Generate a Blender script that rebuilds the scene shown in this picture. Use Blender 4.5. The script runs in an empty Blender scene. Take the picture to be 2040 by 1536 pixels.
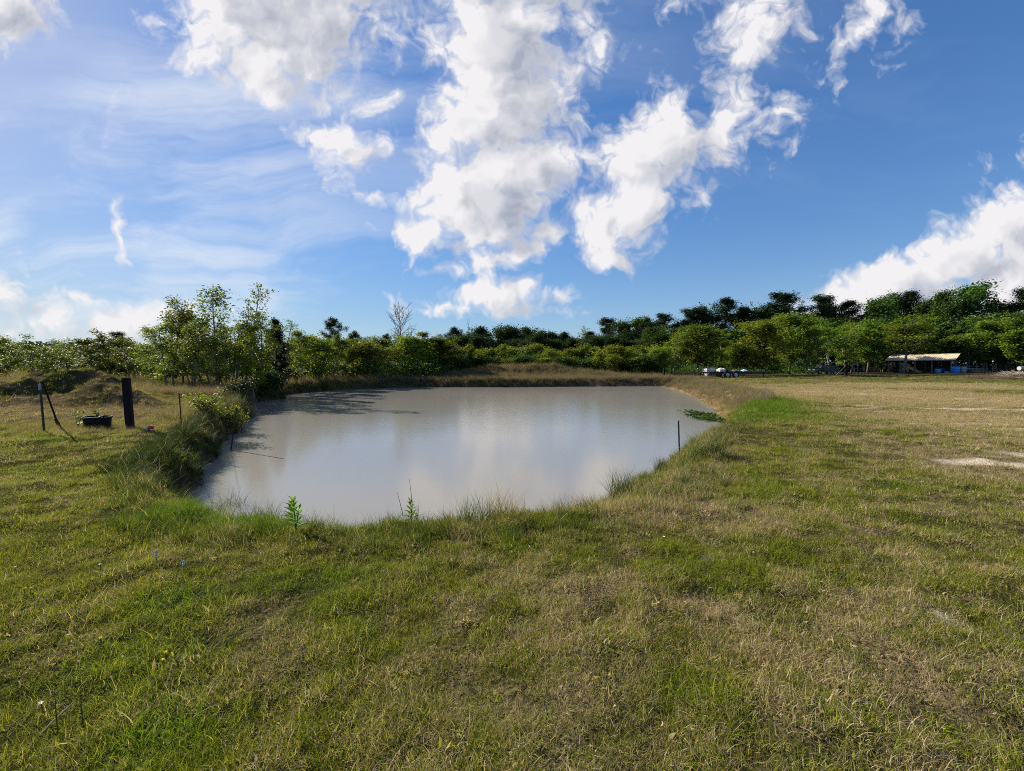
import bpy, bmesh, math, random
import numpy as np
from mathutils import Vector, Matrix, Euler

C = bpy.context.scene.collection
SC = bpy.context.scene
rad = math.radians
random.seed(7)
RNG = np.random.default_rng(11)

# ------------------------------------------------------------------ camera
EYE = 1.7
PITCH = rad(2.81)
FPX = 856.0                      # focal length in photograph pixels (2040 wide)
cam_d = bpy.data.cameras.new('camera')
cam_d.sensor_width = 36.0
cam_d.lens = 36.0 * FPX / 2040.0
cam_d.clip_start = 0.05
cam_d.clip_end = 4000
cam = bpy.data.objects.new('camera', cam_d)
C.objects.link(cam)
cam.location = (0, 0, EYE)
cam.rotation_euler = (rad(90) - PITCH, 0, 0)
SC.camera = cam

# ------------------------------------------------------------------ render settings
SC.render.engine = 'CYCLES'
SC.cycles.max_bounces = 6
SC.cycles.diffuse_bounces = 3
SC.cycles.glossy_bounces = 2
SC.cycles.transmission_bounces = 3
SC.cycles.transparent_max_bounces = 4
SC.cycles.sample_clamp_indirect = 4.0
SC.cycles.use_denoising = False
SC.cycles.filter_width = 1.0
SC.view_settings.view_transform = 'Standard'
SC.view_settings.look = 'None'
SC.view_settings.gamma = 1.0
SC.view_settings.use_curve_mapping = False
SC.view_settings.exposure = 1.02

# ------------------------------------------------------------------ node helper
class NB:
    def __init__(self, nt):
        self.nt = nt
    def n(self, t, **kw):
        nd = self.nt.nodes.new(t)
        for k, v in kw.items():
            setattr(nd, k, v)
        return nd
    def put(self, sock, v):
        if v is None:
            return
        if isinstance(v, bpy.types.NodeSocket):
            self.nt.links.new(v, sock)
        else:
            sock.default_value = v
    def m(self, op, a, b=None, c=None, clamp=False):
        nd = self.n('ShaderNodeMath', operation=op, use_clamp=clamp)
        self.put(nd.inputs[0], a); self.put(nd.inputs[1], b)
        if c is not None:
            self.put(nd.inputs[2], c)
        return nd.outputs[0]
    def vm(self, op, a, b=None, out=0, scale=None):
        nd = self.n('ShaderNodeVectorMath', operation=op)
        self.put(nd.inputs[0], a)
        if b is not None:
            self.put(nd.inputs[1], b)
        if scale is not None:
            self.put(nd.inputs['Scale'], scale)
        return nd.outputs[out]
    def mr(self, v, f0, f1, t0=0.0, t1=1.0, smooth=False):
        nd = self.n('ShaderNodeMapRange', interpolation_type='SMOOTHSTEP' if smooth else 'LINEAR')
        self.put(nd.inputs[0], v); self.put(nd.inputs[1], f0); self.put(nd.inputs[2], f1)
        self.put(nd.inputs[3], t0); self.put(nd.inputs[4], t1)
        return nd.outputs[0]
    def mix(self, f, a, b, blend='MIX'):
        nd = self.n('ShaderNodeMix', data_type='RGBA', blend_type=blend)
        self.put(nd.inputs[0], f)
        self.put(nd.inputs[6], a if isinstance(a, bpy.types.NodeSocket) else (*a[:3], 1))
        self.put(nd.inputs[7], b if isinstance(b, bpy.types.NodeSocket) else (*b[:3], 1))
        return nd.outputs[2]
    def noise(self, vec, scale, detail=3, rough=0.5, dist=0.0, lac=2.0, out='Fac', dim='3D'):
        nd = self.n('ShaderNodeTexNoise', noise_dimensions=dim)
        if vec is not None:
            self.put(nd.inputs['Vector'], vec)
        nd.inputs['Scale'].default_value = scale
        nd.inputs['Detail'].default_value = detail
        nd.inputs['Roughness'].default_value = rough
        nd.inputs['Distortion'].default_value = dist
        nd.inputs['Lacunarity'].default_value = lac
        return nd.outputs[out]
    def mapping(self, vec, loc=(0, 0, 0), rot=(0, 0, 0), scale=(1, 1, 1), kind='POINT'):
        nd = self.n('ShaderNodeMapping', vector_type=kind)
        self.put(nd.inputs['Vector'], vec)
        nd.inputs['Location'].default_value = loc
        nd.inputs['Rotation'].default_value = rot
        nd.inputs['Scale'].default_value = scale
        return nd.outputs[0]
    def attr(self, name, kind='GEOMETRY', out='Fac'):
        nd = self.n('ShaderNodeAttribute', attribute_name=name, attribute_type=kind)
        return nd.outputs[out]

# ------------------------------------------------------------------ sky: Nishita plus clouds laid out by direction
SUN_AZ = rad(-59)        # measured from the view direction (+Y), negative is towards -X
SUN_EL = rad(29)
world = bpy.data.worlds.new('World')
SC.world = world
world.use_nodes = True
world.cycles.sampling_method = 'MANUAL'
world.cycles.sample_map_resolution = 256
wt = world.node_tree
wt.nodes.clear()
W = NB(wt)

def px_uv(px, py):
    """Direction of a cloud, as (x/y, z/y) in the world."""
    u = (px - 1020) / FPX; v = (768 - py) / FPX
    dy = math.cos(PITCH) + v * math.sin(PITCH)
    dz = -math.sin(PITCH) + v * math.cos(PITCH)
    return u / dy, dz / dy

# centre x, centre y, half width, half height, tilt (degrees, counter-clockwise), strength
CUMULUS = [
    (560, 40, 180, 120, 0, 1.15), (440, 60, 80, 90, 25, .9), (530, 150, 70, 55, -40, .8), (680, 60, 55, 85, 10, .65),
    (620, -60, 220, 90, 0, 1.2), (30, 40, 62, 50, -20, .8), (85, 55, 30, 22, -20, .5), (-40, 0, 110, 60, 0, 1.0),
    (640, 270, 48, 42, -40, .8), (695, 300, 62, 36, -22, .8), (635, 205, 36, 28, 0, .42), (735, 302, 38, 26, 0, .55),
    (770, 188, 40, 24, 20, .3), (775, 115, 32, 48, 0, .26), (670, 140, 60, 50, 0, .2), (700, 335, 28, 24, 0, .4), (725, 402, 40, 12, -10, .25),
    (1000, 80, 130, 130, 0, 1.1), (1000, 220, 125, 110, 0, 1.1), (1115, 70, 80, 80, 50, .5), (1150, 15, 50, 40, 30, .4), (865, 95, 46, 62, 20, .36),
    (1010, -80, 150, 90, 0, 1.0), (950, 400, 140, 105, -5, 1.3), (1050, 330, 105, 80, 0, 1.1), (860, 380, 70, 60, 0, .9),
    (870, 465, 80, 42, 8, .9), (880, 295, 66, 46, 20, .7), (1080, 450, 60, 42, 35, .75), (1040, 500, 75, 30, 32, .7),
    (985, 527, 45, 17, 15, .6),
    (1290, 300, 130, 88, 28, 1.1), (1250, 390, 110, 80, 50, 1.05), (1225, 470, 48, 60, -20, .8), (1160, 420, 52, 55, 0, .7),
    (1190, 320, 55, 55, 0, .6), (1360, 250, 52, 62, -15, .7), (1225, 510, 40, 26, 0, .6),
    (1515, 15, 78, 64, 0, .66), (1498, 110, 50, 84, -22, .62), (1452, 180, 46, 44, 40, .55), (1462, 240, 46, 80, -10, .68),
    (1446, 315, 66, 56, 30, .56), (1405, 385, 62, 34, 35, .42), (1460, 15, 40, 50, -40, .4),
    (1722, 40, 34, 70, -35, .5), (1690, 75, 44, 24, 10, .35), (1612, 165, 32, 66, -45, .44), (1580, 215, 42, 48, 0, .5),
    (1780, 50, 24, 30, 0, .24), (1538, 265, 12, 34, -20, .28), (1345, 5, 50, 26, 0, .3), (1180, 75, 28, 26, 30, .3),
    (1990, 440, 110, 62, 26, 1.2), (1900, 520, 150, 46, 22, 1.15), (1770, 565, 130, 40, 12, 1.1), (1680, 590, 80, 26, 12, .9),
    (2060, 520, 150, 60, 18, 1.2), (1900, 590, 240, 34, 6, .95), (2040, 400, 60, 50, 40, .9), (2010, 600, 70, 20, 0, .5),
    (2250, 400, 260, 120, 15, 1.2),
    (1000, 580, 82, 40, 5, .9), (890, 544, 44, 17, 5, .62), (1100, 588, 52, 26, 20, .52), (940, 612, 90, 14, 0, .4),
    (1050, 615, 70, 16, 0, .45),
    (20, 590, 60, 26, -15, .7), (60, 640, 120, 46, -5, .7), (180, 607, 50, 15, -8, .6), (250, 650, 130, 34, 5, .62),
    (30, 566, 40, 8, 0, .4), (300, 690, 160, 26, 0, .55), (-150, 600, 160, 70, 0, .8),
]
SHORT_TRAIL = [(232, 418, 8, 13, 10, .36), (240, 445, 6, 23, 10, .40), (247, 480, 6, 21, 6, .34), (221, 225, 8, 26, 0, .12)]

def cloud_group(name, blobs, detail):
    g = bpy.data.node_groups.new(name, 'ShaderNodeTree')
    g.interface.new_socket('P', in_out='INPUT', socket_type='NodeSocketVector')
    g.interface.new_socket('D', in_out='OUTPUT', socket_type='NodeSocketFloat')
    B = NB(g)
    gi = B.n('NodeGroupInput'); go = B.n('NodeGroupOutput')
    p = gi.outputs[0]
    # domain warp
    w1 = B.noise(p, 3.2, 4, .55, out='Color', dim='2D')
    w1 = B.vm('SCALE', B.vm('SUBTRACT', w1, (.5, .5, .5)), scale=.10)
    w2 = B.noise(p, 13.0, 3, .55, out='Color', dim='2D')
    w2 = B.vm('SCALE', B.vm('SUBTRACT', w2, (.5, .5, .5)), scale=.05)
    pw = B.vm('ADD', B.vm('ADD', p, w1), w2)
    pw = B.vm('MULTIPLY', pw, (1, 1, 0))
    acc = None
    for (cx, cy, rx, ry, a, s) in blobs:
        u, v = px_uv(cx, cy)
        q = B.mapping(pw, (u, v, 0), (0, 0, rad(a)), (1.28 * rx / FPX, 1.28 * ry / FPX, 1), 'TEXTURE')
        ln = B.vm('LENGTH', q, out=1)
        val = B.m('MULTIPLY_ADD', ln, -s, s)
        acc = val if acc is None else B.m('SMOOTH_MAX', acc, val, .12)
        pw = B.vm('ADD', pw, B.m('MULTIPLY', acc, 1e-8))      # keeps the blobs evaluated one after another
    acc = B.m('MAXIMUM', acc, -1.5)
    n1 = B.noise(pw, 6.5, detail if detail > 5 else 2, .64, dist=.35, dim='2D')
    n2 = B.noise(B.vm('ADD', pw, (3.1, 1.7, 0)), 24.0, max(detail - 3, 1), .68, dist=.5, dim='2D')
    nn = B.m('ADD', B.m('MULTIPLY', B.m('SUBTRACT', n1, .5), 1.5), B.m('MULTIPLY', B.m('SUBTRACT', n2, .5),   .55 if detail > 5 else .3))
    for sc_, am in ((9.0, .42), (21.0, .36), (46.0, .24)):                                         # cauliflower heads
        if detail < 6 and sc_ > 12: continue
        vo = B.n('ShaderNodeTexVoronoi', voronoi_dimensions='2D', feature='F1')
        B.put(vo.inputs['Vector'], pw); vo.inputs['Scale'].default_value = sc_
        nn = B.m('ADD', nn, B.m('MULTIPLY', B.m('SUBTRACT', .37, vo.outputs['Distance']), am))
    B.put(go.inputs[0], B.m('ADD', acc, nn))
    return g

def use_group(B, g, p):
    nd = B.n('ShaderNodeGroup'); nd.node_tree = g
    B.put(nd.inputs[0], p)
    return nd.outputs[0]

tc = W.n('ShaderNodeTexCoord')
d = W.vm('NORMALIZE', tc.outputs['Generated'])
sep = W.n('ShaderNodeSeparateXYZ'); W.put(sep.inputs[0], d)
dx, dy, dz = sep.outputs
sky = W.n('ShaderNodeTexSky', sky_type='NISHITA', sun_disc=False, sun_elevation=SUN_EL, sun_rotation=SUN_AZ,
          altitude=300, air_density=.9, dust_density=0.4, ozone_density=3.0)
sv = W.n('ShaderNodeCombineXYZ')
W.put(sv.inputs[0], dx); W.put(sv.inputs[1], dy); W.put(sv.inputs[2], W.m('MAXIMUM', dz, .045))
W.put(sky.inputs[0], sv.outputs[0])
skyc = sky.outputs[0]
bw = W.n('ShaderNodeRGBToBW'); W.put(bw.inputs[0], skyc)
soft = W.m('DIVIDE', 1.38, W.m('ADD', 1.0, W.m('DIVIDE', bw.outputs[0], 4.2)))       # a camera's shoulder: bright air rolls off
skyc = W.vm('SCALE', skyc, scale=soft)
hs = W.n('ShaderNodeHueSaturation')
hs.inputs['Saturation'].default_value = 1.16
W.put(hs.inputs['Color'], skyc)
skyc = W.mix(1.0, hs.outputs[0], (.92, .985, 1.08), 'MULTIPLY')
hz = W.m('MULTIPLY', W.m('POWER', W.m('SUBTRACT', 1.0, W.m('MAXIMUM', dz, 0.0)), 8.0), .55)   # moist air low down
skyc = W.mix(hz, skyc, (3.05, 4.5, 5.85))

front = W.mr(dy, .12, .22, smooth=True)
dyc = W.m('MAXIMUM', dy, .1)
cmb = W.n('ShaderNodeCombineXYZ')
W.put(cmb.inputs[0], W.m('DIVIDE', dx, dyc)); W.put(cmb.inputs[1], W.m('DIVIDE', dz, dyc))
P = cmb.outputs[0]
gfull = cloud_group('cumulus_field', CUMULUS + SHORT_TRAIL, 9)
glow = cloud_group('cumulus_soft', CUMULUS, 4)
D0 = use_group(W, gfull, P)
SD = Vector((-.88, .48, 0))
D1 = use_group(W, glow, W.vm('ADD', P, tuple(SD * .075)))
D2 = use_group(W, glow, P)
alpha = W.m('POWER', W.mr(D0, -.12, .46), 1.4)
thick = W.mr(W.m('MULTIPLY_ADD', D1, .75, W.m('MULTIPLY', D2, .45)), .10, 1.15, smooth=True)
edge = W.mr(D0, .05, .9)
shade = W.m('MULTIPLY', thick, edge)
ridge = W.mr(W.m('SUBTRACT', D1, D2), -.40, .40)                    # positive where the sun's side is blocked
shade = W.m('ADD', W.m('MULTIPLY', shade, .66), W.m('MULTIPLY', W.m('SUBTRACT', ridge, .40), .72), clamp=True)
ccol = W.mix(shade, (5.75, 5.65, 5.75), (2.5, 2.75, 3.4))
# thin high cloud: streaks on a high sheet, running one way across the sky
dzc = W.m('MAXIMUM', dz, .03)
c2 = W.n('ShaderNodeCombineXYZ')
W.put(c2.inputs[0], W.m('DIVIDE', dx, W.m('ADD', dzc, .12))); W.put(c2.inputs[1], W.m('DIVIDE', dy, W.m('ADD', dzc, .12)))
q = W.mapping(P, (0, 0, 0), (0, 0, rad(17)), (.42, 2.6, 1))
wq = W.vm('ADD', q, W.vm('SCALE', W.noise(P, 2.2, 3, out='Color'), scale=.55))
ci = W.noise(wq, 2.1, 9, .62, dim='2D')
ci2 = W.noise(W.mapping(P, scale=(.7, 1.6, 1)), 1.3, 2, .5)
cim = W.mr(dx, -.75, .35, 1.0, .10, smooth=True)
cirrus = W.m('MULTIPLY', W.m('MULTIPLY', W.mr(ci, .36, .74, smooth=True), W.mr(ci2, .26, .58, smooth=True)), cim)
cirrus = W.m('MULTIPLY', W.m('MULTIPLY', cirrus, W.mr(dz, .0, .10)), front)
# generic fair-weather clouds for the part of the sky behind the view
bk = W.noise(c2.outputs[0], .9, 8, .58)
back_a = W.mr(bk, .55, .68, smooth=True)
acl = W.m('ADD', W.m('MULTIPLY', alpha, front), W.m('MULTIPLY', W.m('MULTIPLY', back_a, W.m('SUBTRACT', 1.0, front)), W.mr(dz, 0, .08)), clamp=True)
col = W.mix(W.m('MULTIPLY', cirrus, .80), skyc, (5.4, 5.7, 6.1))
col = W.mix(acl, col, ccol)
bg = W.n('ShaderNodeBackground')
W.put(bg.inputs['Color'], col)
bg.inputs['Strength'].default_value = 0.077
wo = W.n('ShaderNodeOutputWorld')
W.put(wo.inputs['Surface'], bg.outputs[0])

# ------------------------------------------------------------------ sun
sd = bpy.data.lights.new('sun', 'SUN')
sd.energy = 5.0
sd.angle = rad(0.53)
sd.color = (1.0, .93, .80)
sun = bpy.data.objects.new('sun', sd)
C.objects.link(sun)
sdir = Vector((math.sin(SUN_AZ) * math.cos(SUN_EL), math.cos(SUN_AZ) * math.cos(SUN_EL), math.sin(SUN_EL)))
sun.rotation_euler = (-sdir).to_track_quat('-Z', 'Y').to_euler()
sun.location = sdir * 200

# ------------------------------------------------------------------ naming helpers
def tag(o, label=None, cat=None, group=None, kind=None):
    if label: o['label'] = label
    if cat: o['category'] = cat
    if group: o['group'] = group
    if kind: o['kind'] = kind
    return o

def empty(name, loc=(0, 0, 0), rz=0.0, label=None, cat=None, group=None):
    o = bpy.data.objects.new(name, None)
    o.empty_display_size = .2
    C.objects.link(o)
    o.location = loc; o.rotation_euler = (0, 0, rz)
    return tag(o, label, cat, group)

def link(name, mesh, mat=None, parent=None, loc=None):
    o = bpy.data.objects.new(name, mesh)
    C.objects.link(o)
    if mat is not None:
        mesh.materials.clear(); mesh.materials.append(mat)
    if parent is not None: o.parent = parent
    if loc is not None: o.location = loc
    return o

class MB:
    """Collects boxes, tubes and cards in one mesh."""
    def __init__(self):
        self.v = []; self.f = []
    def add(self, vs, fs):
        b = len(self.v)
        self.v.extend([tuple(p) for p in vs])
        self.f.extend([tuple(i + b for i in f) for f in fs])
    def box(self, c, s, rot=None, taper=1.0):
        x, y, z = s[0] / 2, s[1] / 2, s[2] / 2
        vs = [Vector((sx * x * (taper if sz > 0 else 1), sy * y * (taper if sz > 0 else 1), sz * z)) for sz in (-1, 1) for sx, sy in ((-1, -1), (1, -1), (1, 1), (-1, 1))]
        if rot is not None:
            R = Euler(rot).to_matrix(); vs = [R @ p for p in vs]
        vs = [p + Vector(c) for p in vs]
        self.add(vs, [(3, 2, 1, 0), (4, 5, 6, 7), (0, 1, 5, 4), (1, 2, 6, 5), (2, 3, 7, 6), (3, 0, 4, 7)])
        return self
    def tube(self, pts, rs, k=6, cap=True):
        pts = [Vector(p) for p in pts]
        if not hasattr(rs, '__len__'): rs = [rs] * len(pts)
        vs = []; fs = []
        n = len(pts)
        for i, p in enumerate(pts):
            t = (pts[min(i + 1, n - 1)] - pts[max(i - 1, 0)])
            if t.length < 1e-6: t = Vector((0, 0, 1))
            t.normalize()
            a = t.cross(Vector((1, 0, 0)) if abs(t.x) < .8 else Vector((0, 1, 0))).normalized()
            b = t.cross(a)
            for j in range(k):
                an = 2 * math.pi * j / k
                vs.append(p + (a * math.cos(an) + b * math.sin(an)) * rs[i])
        for i in range(n - 1):
            for j in range(k):
                j2 = (j + 1) % k
                fs.append((i * k + j, i * k + j2, (i + 1) * k + j2, (i + 1) * k + j))
        if cap:
            fs.append(tuple(range(k))[::-1]); fs.append(tuple((n - 1) * k + j for j in range(k)))
        self.add(vs, fs)
        return self
    def lathe(self, prof, k=20, c=(0, 0, 0)):
        vs = []; fs = []
        for (r, z) in prof:
            for j in range(k):
                an = 2 * math.pi * j / k
                vs.append((c[0] + r * math.cos(an), c[1] + r * math.sin(an), c[2] + z))
        for i in range(len(prof) - 1):
            for j in range(k):
                j2 = (j + 1) % k
                fs.append((i * k + j, i * k + j2, (i + 1) * k + j2, (i + 1) * k + j))
        self.add(vs, fs)
        return self
    def wheel_ring(self, prof, k=24, c=(0, 0, 0)):
        """A lathe about the Y axis."""
        vs = []; fs = []
        for (r, y) in prof:
            for j in range(k):
                an = 2 * math.pi * j / k
                vs.append((c[0] + r * math.cos(an), c[1] + y, c[2] + r * math.sin(an)))
        for i in range(len(prof) - 1):
            for j in range(k):
                j2 = (j + 1) % k
                fs.append((i * k + j, i * k + j2, (i + 1) * k + j2, (i + 1) * k + j))
        self.add(vs, fs)
        return self
    def mesh(self, name):
        me = bpy.data.meshes.new(name)
        me.from_pydata(self.v, [], self.f)
        bm = bmesh.new(); bm.from_mesh(me)
        bmesh.ops.recalc_face_normals(bm, faces=bm.faces)
        bm.to_mesh(me); bm.free()
        return me
    def build(self, name, mat, parent=None, loc=None, smooth=False, bevel=0.0):
        me = self.mesh(name)
        if bevel > 0:
            bm = bmesh.new(); bm.from_mesh(me)
            bmesh.ops.bevel(bm, geom=list(bm.edges), offset=bevel, segments=2, affect='EDGES')
            bm.to_mesh(me); bm.free()
        if smooth:
            me.polygons.foreach_set('use_smooth', [True] * len(me.polygons))
        return link(name, me, mat, parent, loc)

def quad_mesh(name, V, Q):
    V = np.asarray(V, np.float32); Q = np.asarray(Q, np.int32)
    me = bpy.data.meshes.new(name)
    me.vertices.add(len(V)); me.vertices.foreach_set('co', V.ravel())
    me.loops.add(Q.size); me.loops.foreach_set('vertex_index', Q.ravel())
    me.polygons.add(len(Q))
    me.polygons.foreach_set('loop_start', np.arange(0, Q.size, 4, dtype=np.int32))
    me.update(calc_edges=True)
    me.validate()
    return me

# ------------------------------------------------------------------ materials
def pmat(name, col, rough=.8, spec=.3, metal=0.0, var=.25, scale=6.0, bump=0.0, col2=None, stretch=(1, 1, 1), coord='Object'):
    m = bpy.data.materials.new(name); m.use_nodes = True
    nt = m.node_tree; B = NB(nt)
    bs = nt.nodes['Principled BSDF']
    t = B.n('ShaderNodeTexCoord').outputs[coord]
    p = B.mapping(t, scale=stretch)
    n1 = B.noise(p, scale, 6, .62)
    n2 = B.noise(p, scale * 5.3, 4, .6)
    f = B.m('ADD', B.m('MULTIPLY', n1, .65), B.m('MULTIPLY', n2, .35))
    f = B.mr(f, .35, .65)
    c2 = col2 if col2 is not None else tuple(c * (1 - var) for c in col)
    c1 = col if col2 is not None else tuple(min(1, c * (1 + var * .6)) for c in col)
    B.put(bs.inputs['Base Color'], B.mix(f, c1, c2))
    bs.inputs['Roughness'].default_value = rough
    bs.inputs['Specular IOR Level'].default_value = spec
    bs.inputs['Metallic'].default_value = metal
    if bump:
        bp = B.n('ShaderNodeBump'); bp.inputs['Strength'].default_value = bump; bp.inputs['Distance'].default_value = .02
        B.put(bp.inputs['Height'], f); B.put(bs.inputs['Normal'], bp.outputs[0])
    return m

def leaf_mat(name, a, b, c, trans=.30, hue=.02, val=.25):
    """Three leaf colours mixed leaf by leaf; each tree a little different."""
    m = bpy.data.materials.new(name); m.use_nodes = True
    nt = m.node_tree; nt.nodes.clear(); B = NB(nt)
    ge = B.n('ShaderNodeNewGeometry'); oi = B.n('ShaderNodeObjectInfo')
    r = ge.outputs['Random Per Island']
    col = B.mix(B.mr(r, .1, .8), a, b)
    col = B.mix(B.mr(r, .80, .96), col, c)
    big = B.noise(ge.outputs['Position'], .55, 3, .6)
    h = B.n('ShaderNodeHueSaturation')
    B.put(h.inputs['Hue'], B.m('ADD', .5, B.m('MULTIPLY', B.m('SUBTRACT', oi.outputs['Random'], .5), hue * 2)))
    B.put(h.inputs['Value'], B.m('MULTIPLY', B.mr(oi.outputs['Random'], 0, 1, 1 - val, 1 + val), B.mr(big, .3, .7, .8, 1.22)))
    B.put(h.inputs['Color'], col)
    df = B.n('ShaderNodeBsdfPrincipled')
    B.put(df.inputs['Base Color'], h.outputs[0]); df.inputs['Roughness'].default_value = .55
    df.inputs['Specular IOR Level'].default_value = .07
    tr = B.n('ShaderNodeBsdfTranslucent')
    B.put(tr.inputs['Color'], B.mix(1.0, h.outputs[0], (1.5, 1.45, .7), 'MULTIPLY'))
    mx = B.n('ShaderNodeMixShader'); mx.inputs[0].default_value = trans
    B.put(mx.inputs[1], df.outputs[0]); B.put(mx.inputs[2], tr.outputs[0])
    o = B.n('ShaderNodeOutputMaterial'); B.put(o.inputs[0], mx.outputs[0])
    return m

M = {}
M['bark'] = pmat('bark_brown', (.12, .10, .08), .9, .1, scale=9, bump=.4, stretch=(1, 1, .25), col2=(.055, .045, .036))
M['bark_pale'] = pmat('bark_pale', (.30, .27, .22), .9, .1, scale=9, bump=.3, stretch=(1, 1, .25), col2=(.13, .115, .095))
M['bark_grey'] = pmat('bark_grey', (.24, .22, .19), .9, .1, scale=9, bump=.3, stretch=(1, 1, .25), col2=(.13, .12, .10))
M['leaf_tallow'] = leaf_mat('leaf_light_green', (.100, .142, .017), (.170, .205, .024), (.25, .245, .03))
M['leaf_mid'] = leaf_mat('leaf_mid_green', (.080, .132, .017), (.138, .195, .026), (.21, .225, .03))
M['leaf_yellow'] = leaf_mat('leaf_yellow_green', (.115, .135, .018), (.160, .165, .020), (.20, .17, .03))
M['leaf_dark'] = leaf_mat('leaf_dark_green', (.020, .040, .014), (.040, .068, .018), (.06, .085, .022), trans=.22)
M['leaf_deep'] = leaf_mat('leaf_deep_green', (.030, .068, .016), (.058, .105, .020), (.085, .125, .024), trans=.3)
M['needle'] = leaf_mat('pine_needles', (.020, .038, .016), (.036, .056, .020), (.055, .068, .024), trans=.12)
M['needle_black'] = leaf_mat('cedar_sprays', (.012, .020, .010), (.022, .034, .014), (.03, .04, .018), trans=.08)
M['leaf_bush'] = leaf_mat('leaf_bright_yellow_green', (.120, .175, .018), (.175, .215, .024), (.20, .20, .03), trans=.42)
M['leaf_weed'] = leaf_mat('leaf_fresh_green', (.09, .17, .02), (.13, .22, .03), (.17, .25, .04), trans=.4)

# ------------------------------------------------------------------ noise for the terrain
def _h(ix, iy, s):
    n = (ix.astype(np.int64) * 374761393 + iy.astype(np.int64) * 668265263 + s * 974634777) & 0xffffffff
    n = ((n ^ (n >> 13)) * 1274126177) & 0xffffffff
    n = n ^ (n >> 16)
    return (n & 0xffff) / 65535.0
def vnoise(x, y, s=0):
    x = np.asarray(x, float); y = np.asarray(y, float)
    ix = np.floor(x); iy = np.floor(y)
    fx = x - ix; fy = y - iy
    fx = fx * fx * (3 - 2 * fx); fy = fy * fy * (3 - 2 * fy)
    a = _h(ix, iy, s); b = _h(ix + 1, iy, s); c = _h(ix, iy + 1, s); d_ = _h(ix + 1, iy + 1, s)
    return (a * (1 - fx) + b * fx) * (1 - fy) + (c * (1 - fx) + d_ * fx) * fy
def fbm(x, y, s=0, o=4):
    v = 0; a = .5; t = 0
    for k in range(o):
        v = v + a * vnoise(x * 2 ** k + 17.3 * k, y * 2 ** k - 9.1 * k, s + k); t += a; a *= .5
    return v / t
def sst(a, b, x):
    t = np.clip((x - a) / (b - a), 0, 1)
    return t * t * (3 - 2 * t)

# ------------------------------------------------------------------ pond outline: x, y, width of the bank there
WATER = -0.75
POND = [(-6.1, 7.9, .6), (-7.15, 9.8, .5), (-9.05, 13.5, .5), (-10.6, 16.8, .5), (-12.1, 20, .7), (-14.3, 23.5, .8), (-16.7, 27.9, .8),
        (-15.9, 30.3, .9), (-18.4, 33.8, .9), (-18.2, 37.4, .9), (-15.7, 41.9, .9), (-9.8, 46.4, .9), (-5, 46.1, .9), (-1.1, 46.6, .9), (8, 47.6, .9),
        (15.5, 48.6, .9), (17.0, 47.6, 1.6), (15.8, 42.8, 2.6), (13.4, 32.7, 3.0), (11.4, 25.5, 3.0), (9.6, 20.6, 2.2), (8.4, 17.3, 1.3), (7.3, 15.2, 1.1), (5.8, 13.3, 1.1),
        (4.6, 11.9, 1.2), (3.4, 10.1, 1.3), (2.2, 8.45, 1.4), (1.2, 7.2, 1.45), (.45, 6.35, 1.5), (-.5, 5.85, 1.5), (-1.8, 5.75, 1.5), (-3.0, 5.95, 1.4),
        (-4.2, 6.45, 1.2), (-5.2, 7.0, .9)]
PA = np.array(POND)
def pond_sd(x, y):
    """Signed distance to the waterline (negative in the water) and the bank's width."""
    x = np.asarray(x, float); y = np.asarray(y, float)
    wob = (fbm(x * .9, y * .9, 5, 3) - .5) * .55 + (fbm(x * 3.1, y * 3.1, 6, 2) - .5) * .18
    best = np.full(x.shape, 1e9); bw = np.ones(x.shape); ins = np.zeros(x.shape, bool)
    n = len(PA)
    for i in range(n):
        ax, ay, aw = PA[i]; bx, by, bw_ = PA[(i + 1) % n]
        ex, ey = bx - ax, by - ay
        t = np.clip(((x - ax) * ex + (y - ay) * ey) / (ex * ex + ey * ey), 0, 1)
        dd = np.hypot(x - ax - t * ex, y - ay - t * ey)
        k = dd < best
        best = np.where(k, dd, best); bw = np.where(k, aw + t * (bw_ - aw), bw)
        cr = ((ay > y) != (by > y)) & (x < ex * (y - ay) / (ey if abs(ey) > 1e-9 else 1e-9) + ax)
        ins ^= cr
    return np.where(ins, -best, best) + wob, bw

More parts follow.
